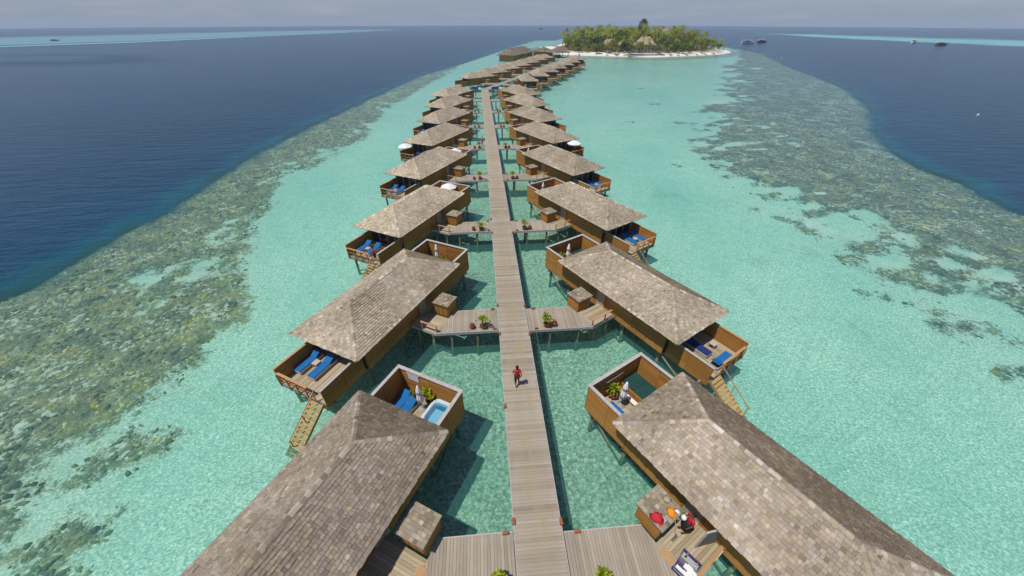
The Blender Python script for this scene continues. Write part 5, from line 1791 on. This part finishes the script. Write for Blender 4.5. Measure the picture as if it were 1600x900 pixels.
# parasols of thatch along the beach, read as small dark dots
BW = ['fourth from left', 'fifth from left', 'sixth from left', 'seventh from left', 'second from right', 'rightmost', 'third from left', 'second from left', 'leftmost']
for i, (x, y) in enumerate(((128, 278.5), (134, 280.2), (141, 282.4), (150, 285.5), (158, 288.6), (166, 292.4), (97, 281.5), (92, 283.0), (86, 285.4))):
    o = thing('beach_umbrella', 'small thatched umbrella with sunbed, %s along the island beach' % BW[i], 'umbrella', (x, y, ground(x, y)), 0, 'thatched umbrellas on the island beach')
    ob('pole', cached('bup', lambda: MB().path([(0, 0, 0), (0, 0, 2.1)], 0.05, 6).mesh('pole', 'bark')), o)
    ob('thatch', cached('but', lambda: MB().lathe([(1.25, 1.75), (0.7, 2.2), (0.05, 2.6)], 12).mesh('thatch', 'shingle')), o)
    ob('sunbed', cached('bus', lambda: MB().box(-0.3, 0.3, -1.9, -0.1, 0.2, 0.32, 0.5).box(-0.3, 0.3, -0.1, 0.25, 0.28, 0.6, 0.5).mesh('sunbed', 'white')), o)

# ------------------------------------------------------------------ restaurant and pavilions at the head of the pier
def pavilion(name, label, cx, cy, wx, wy, rz, hw, hr, walls=True, zb=-0.3, group=None):
    o = thing(name, label, 'building', (cx, cy, 0), rz, group)
    fl = MB().box(-wx/2, wx/2, -wy/2, wy/2, zb-0.2, zb, 0.5)
    ob('floor', fl.mesh('floor', 'tan'), o)
    if walls:
        th = 0.15
        for nm, bx in (('wall', (-wx/2+0.4, wx/2-0.4, -wy/2+0.4, -wy/2+0.4+th)), ('wall', (-wx/2+0.4, wx/2-0.4, wy/2-0.4-th, wy/2-0.4)),
                       ('wall', (-wx/2+0.4, -wx/2+0.4+th, -wy/2+0.56, wy/2-0.56)), ('wall', (wx/2-0.4-th, wx/2-0.4, -wy/2+0.56, wy/2-0.56))):
            b = MB()
            lo, hi = zb, hw
            n = 6
            for j in range(n):
                b.box(bx[0], bx[1], bx[2], bx[3], lo+(hi-lo)*j/n+0.015, lo+(hi-lo)*(j+1)/n, R.random())
            ob(nm, b.mesh('wall', 'brown'), o)
        nwin = max(2, int(wx/3.2))
        for i in range(nwin):
            x = -wx/2+(i+0.5)*wx/nwin
            wn = ob('window', MB().box(x-0.8, x+0.8, -wy/2+0.33, -wy/2+0.39, 0.5, min(1.7, hw-0.3), 0.5).mesh('window', 'glass'), o)
    else:
        for i, (a, b_) in enumerate(((-1, -1), (1, -1), (1, 1), (-1, 1), (0, -1), (0, 1))):
            ob('column', MB().box(a*(wx/2-0.4)-0.14, a*(wx/2-0.4)+0.14, b_*(wy/2-0.4)-0.14, b_*(wy/2-0.4)+0.14, zb, hw, 0.5).mesh('column', 'brown'), o)
        ob('counter', MB().box(-wx/4, wx/4, 0, 0.7, zb, 0.9, 0.5).mesh('counter', 'brown'), o)
    e = 0.9
    A = [(-wx/2-e, -wy/2-e, hw), (wx/2+e, -wy/2-e, hw), (wx/2+e, wy/2+e, hw), (-wx/2-e, wy/2+e, hw)]
    q = min(wx, wy)/2
    P = [(-wx/2+q, 0, hw+hr), (wx/2-q+0.05, 0, hw+hr)] if wx >= wy else [(0, -wy/2+q, hw+hr), (0, wy/2-q+0.05, hw+hr)]
    fs = [(3, 2, 1, 0), (0, 1, 5, 4), (1, 2, 6, 5), (2, 3, 7, 6), (3, 0, 4, 7)]
    fs += [(4, 5, 9, 8), (5, 6, 9), (6, 7, 8, 9), (7, 4, 8)] if wx >= wy else [(4, 5, 8), (5, 6, 9, 8), (6, 7, 9), (7, 4, 8, 9)]
    rb = MB().add([(a, b_, c-0.15) for a, b_, c in A]+A+P, fs, 0.5)
    rf = ob('roof', rb.mesh('roof', 'shingle'), o)
    # courses of shingles, one shallow step each
    cr = MB()
    V = [Vector(p) for p in A+P]
    sl = [(0, 1, 4, 5), (1, 2, 5, 5), (2, 3, 5, 4), (3, 0, 4, 4)] if wx >= wy else [(0, 1, 4, 4), (1, 2, 4, 5), (2, 3, 5, 5), (3, 0, 5, 4)]
    rq = random.Random(int(cx*10))
    for a, b_, c, d in sl:
        a, b_, c, d = V[a], V[b_], V[c], V[d]
        nrm = (b_-a).cross(c-a).normalized()
        n = max(6, int((c-a).length/0.35))
        for i in range(n):
            f0, f1 = i/n, min(1, (i+1.1)/n)
            p0, p1, q0, q1 = a.lerp(c, f0), b_.lerp(d, f0), a.lerp(c, f1), b_.lerp(d, f1)
            m_ = max(1, int((p1-p0).length/0.5))
            for j in range(m_):
                g0, g1 = j/m_, (j+0.97)/m_
                lo_, hi_ = p0.lerp(p1, g0), p0.lerp(p1, g1)
                ul, uh = q0.lerp(q1, g0), q0.lerp(q1, g1)
                cr.add([lo_, hi_, uh, ul, lo_+nrm*0.06, hi_+nrm*0.06, uh+nrm*0.02, ul+nrm*0.02], SH_F, min(1, max(0, rq.gauss(0.5, 0.16))))
    ob('shingles', cr.mesh('shingles', 'shingle'), rf, kind='stuff')
    nx, ny = max(2, int(wx/4)), max(2, int(wy/4))
    for i in range(nx+1):
        for j in range(ny+1):
            ob('piling', pm, o, (-wx/2+0.4+(wx-0.8)*i/nx, -wy/2+0.4+(wy-0.8)*j/ny, zb-0.1))
    return o
pavilion('restaurant', 'long shingle roofed restaurant on stilts left of the pier head', 20.8, 246.5, 32, 9.4, math.radians(63.5), 2.6, 2.9)
pavilion('pavilion', 'square open sided shingle roofed pavilion at the pier head by the beach', 47, 257, 9.5, 9.5, math.radians(28), 2.3, 2.7, walls=False)
pavilion('reception_hut', 'smaller hipped shingle roofed hut between restaurant and open pavilion', 39.5, 268, 10, 9, math.radians(40), 2.2, 2.2)

# ------------------------------------------------------------------ boats
def boat(x, y, L, rz, label, hullm, roof=True, dhoni=False):
    z = sea_z(x, y)
    o = thing('boat', label, 'boat', (x, y, z), rz)
    b = MB()
    secs = [(-0.5, 0.32, 0.1), (-0.3, 0.42, 0.0), (0.0, 0.46, 0.0), (0.3, 0.36, 0.02), (0.46, 0.12, 0.10), (0.54, 0.02, 0.22)]
    W, H = L*0.30, L*0.11
    vs, fs = [], []
    for f, wd, up in secs:
        vs += [(f*L, -wd*W, H+up*L*0.35), (f*L, -wd*W*0.75, -H*0.2), (f*L, 0, -H*0.6+up*L*0.1), (f*L, wd*W*0.75, -H*0.2), (f*L, wd*W, H+up*L*0.35)]
    for i in range(len(secs)-1):
        for k in range(4):
            fs.append((i*5+k, i*5+k+1, (i+1)*5+k+1, (i+1)*5+k))
    fs += [(4, 3, 2, 1, 0), tuple(range(25, 30))]
    b.add(vs, fs, 0.5)
    ob('hull', b.mesh('hull', hullm), o)
    ob('deck', MB().hexa([(-0.47*L, -0.36*W, H*0.5), (0.3*L, -0.33*W, H*0.5), (0.3*L, 0.33*W, H*0.5), (-0.47*L, 0.36*W, H*0.5), (-0.47*L, -0.4*W, H*0.7), (0.3*L, -0.34*W, H*0.7), (0.3*L, 0.34*W, H*0.7), (-0.47*L, 0.4*W, H*0.7)], 0.5).mesh('deck', 'tan'), o)
    if roof:
        ob('cabin', MB().box(-0.28*L, 0.16*L, -0.3*W, 0.3*W, H*0.7, H*1.9, 0.5).mesh('cabin', hullm), o)
        ob('canopy', MB().box(-0.42*L, 0.22*L, -0.40*W, 0.40*W, H*1.92, H*2.1, 0.5).mesh('canopy', 'white'), o)
        ob('window', MB().box(-0.24*L, 0.12*L, -0.31*W, -0.301*W, H*1.1, H*1.7, 0.5).mesh('window', 'glass'), o)
    if dhoni:
        ob('prow', MB().path([(0.5*L, 0, H*1.4), (0.6*L, 0, H*2.4), (0.58*L, 0, H*3.2)], L*0.012, 6).mesh('prow', hullm), o)
    return o
band('lagoon_shoal', [(-150, 236), (-215, 238), (-262, 236), (-330, 215)], [(-205, 318), (-290, 345), (-354, 345), (-450, 320)],
     shoal_mat('sunken_reef_water', (0.02, 0.07, 0.10), (0.035, 0.10, 0.12)), 0.08, lambda s: 0.55*min(1, s*3, (1-s)*3))
boat(-510.8, 567.2, 8, 0.2, 'tiny dark boat far out on the pale lagoon at left', 'hull_dark')
boat(282.7, 435.7, 13, -0.1, 'white canopied boat moored just right of the island', 'hull')
boat(310.7, 454.3, 11, 0.1, 'dark reddish boat moored beside the white canopied boat', 'hull_dark', dhoni=True)
boat(475.0, 438.6, 12, 0.5, 'white boat on the pale shoal far out at right', 'hull')
boat(453.2, 390.1, 12, 0.05, 'dark hulled boat with pale cabin at the edge of right shoal', 'hull_dark', dhoni=True)
boat(67.3, 287.0, 6, 1.2, 'small white boat drawn up at the island beach near the villas', 'hull')
boat(182.4, 1263.0, 11, 0.1, 'tiny boat near the horizon left of the island', 'hull_dark')
for x, y in ((128.0, 92.0), (196.0, 262.0)):
    o = thing('mooring_buoy', 'small white mooring buoy on the deep blue water, %s the right reef' % ('just off' if x < 150 else 'far beyond'), 'buoy', (x, y, sea_z(x, y)), 0, 'mooring buoys on the deep water')
    ob('float', cached('buoy', lambda: MB().lathe([(0.02, -0.3), (0.22, -0.15), (0.26, 0.05), (0.2, 0.2), (0.05, 0.28)], 12).mesh('float', 'white')), o)
    ob('ring', cached('buoyr', lambda: MB().lathe([(0.04, 0.28), (0.08, 0.33), (0.04, 0.4)], 8).mesh('ring', 'metal')), o)

# ------------------------------------------------------------------ sea air
hzm = NT('sea_haze')
pvn = hzm.n('VolumePrincipled')
pvn.inputs['Color'].default_value = (0.70, 0.82, 0.96, 1)
pvn.inputs['Density'].default_value = 0.00021
hzm.l(pvn.outputs[0], hzm.out.inputs['Volume'])
zlo = min(v.co.z for v in sea_o.data.vertices)-1.0
ob('haze', MB().box(-9000, 9000, -900, 9600, min(zlo, -260), 20.5, 0.5).mesh('haze', hzm.m), kind='stuff')
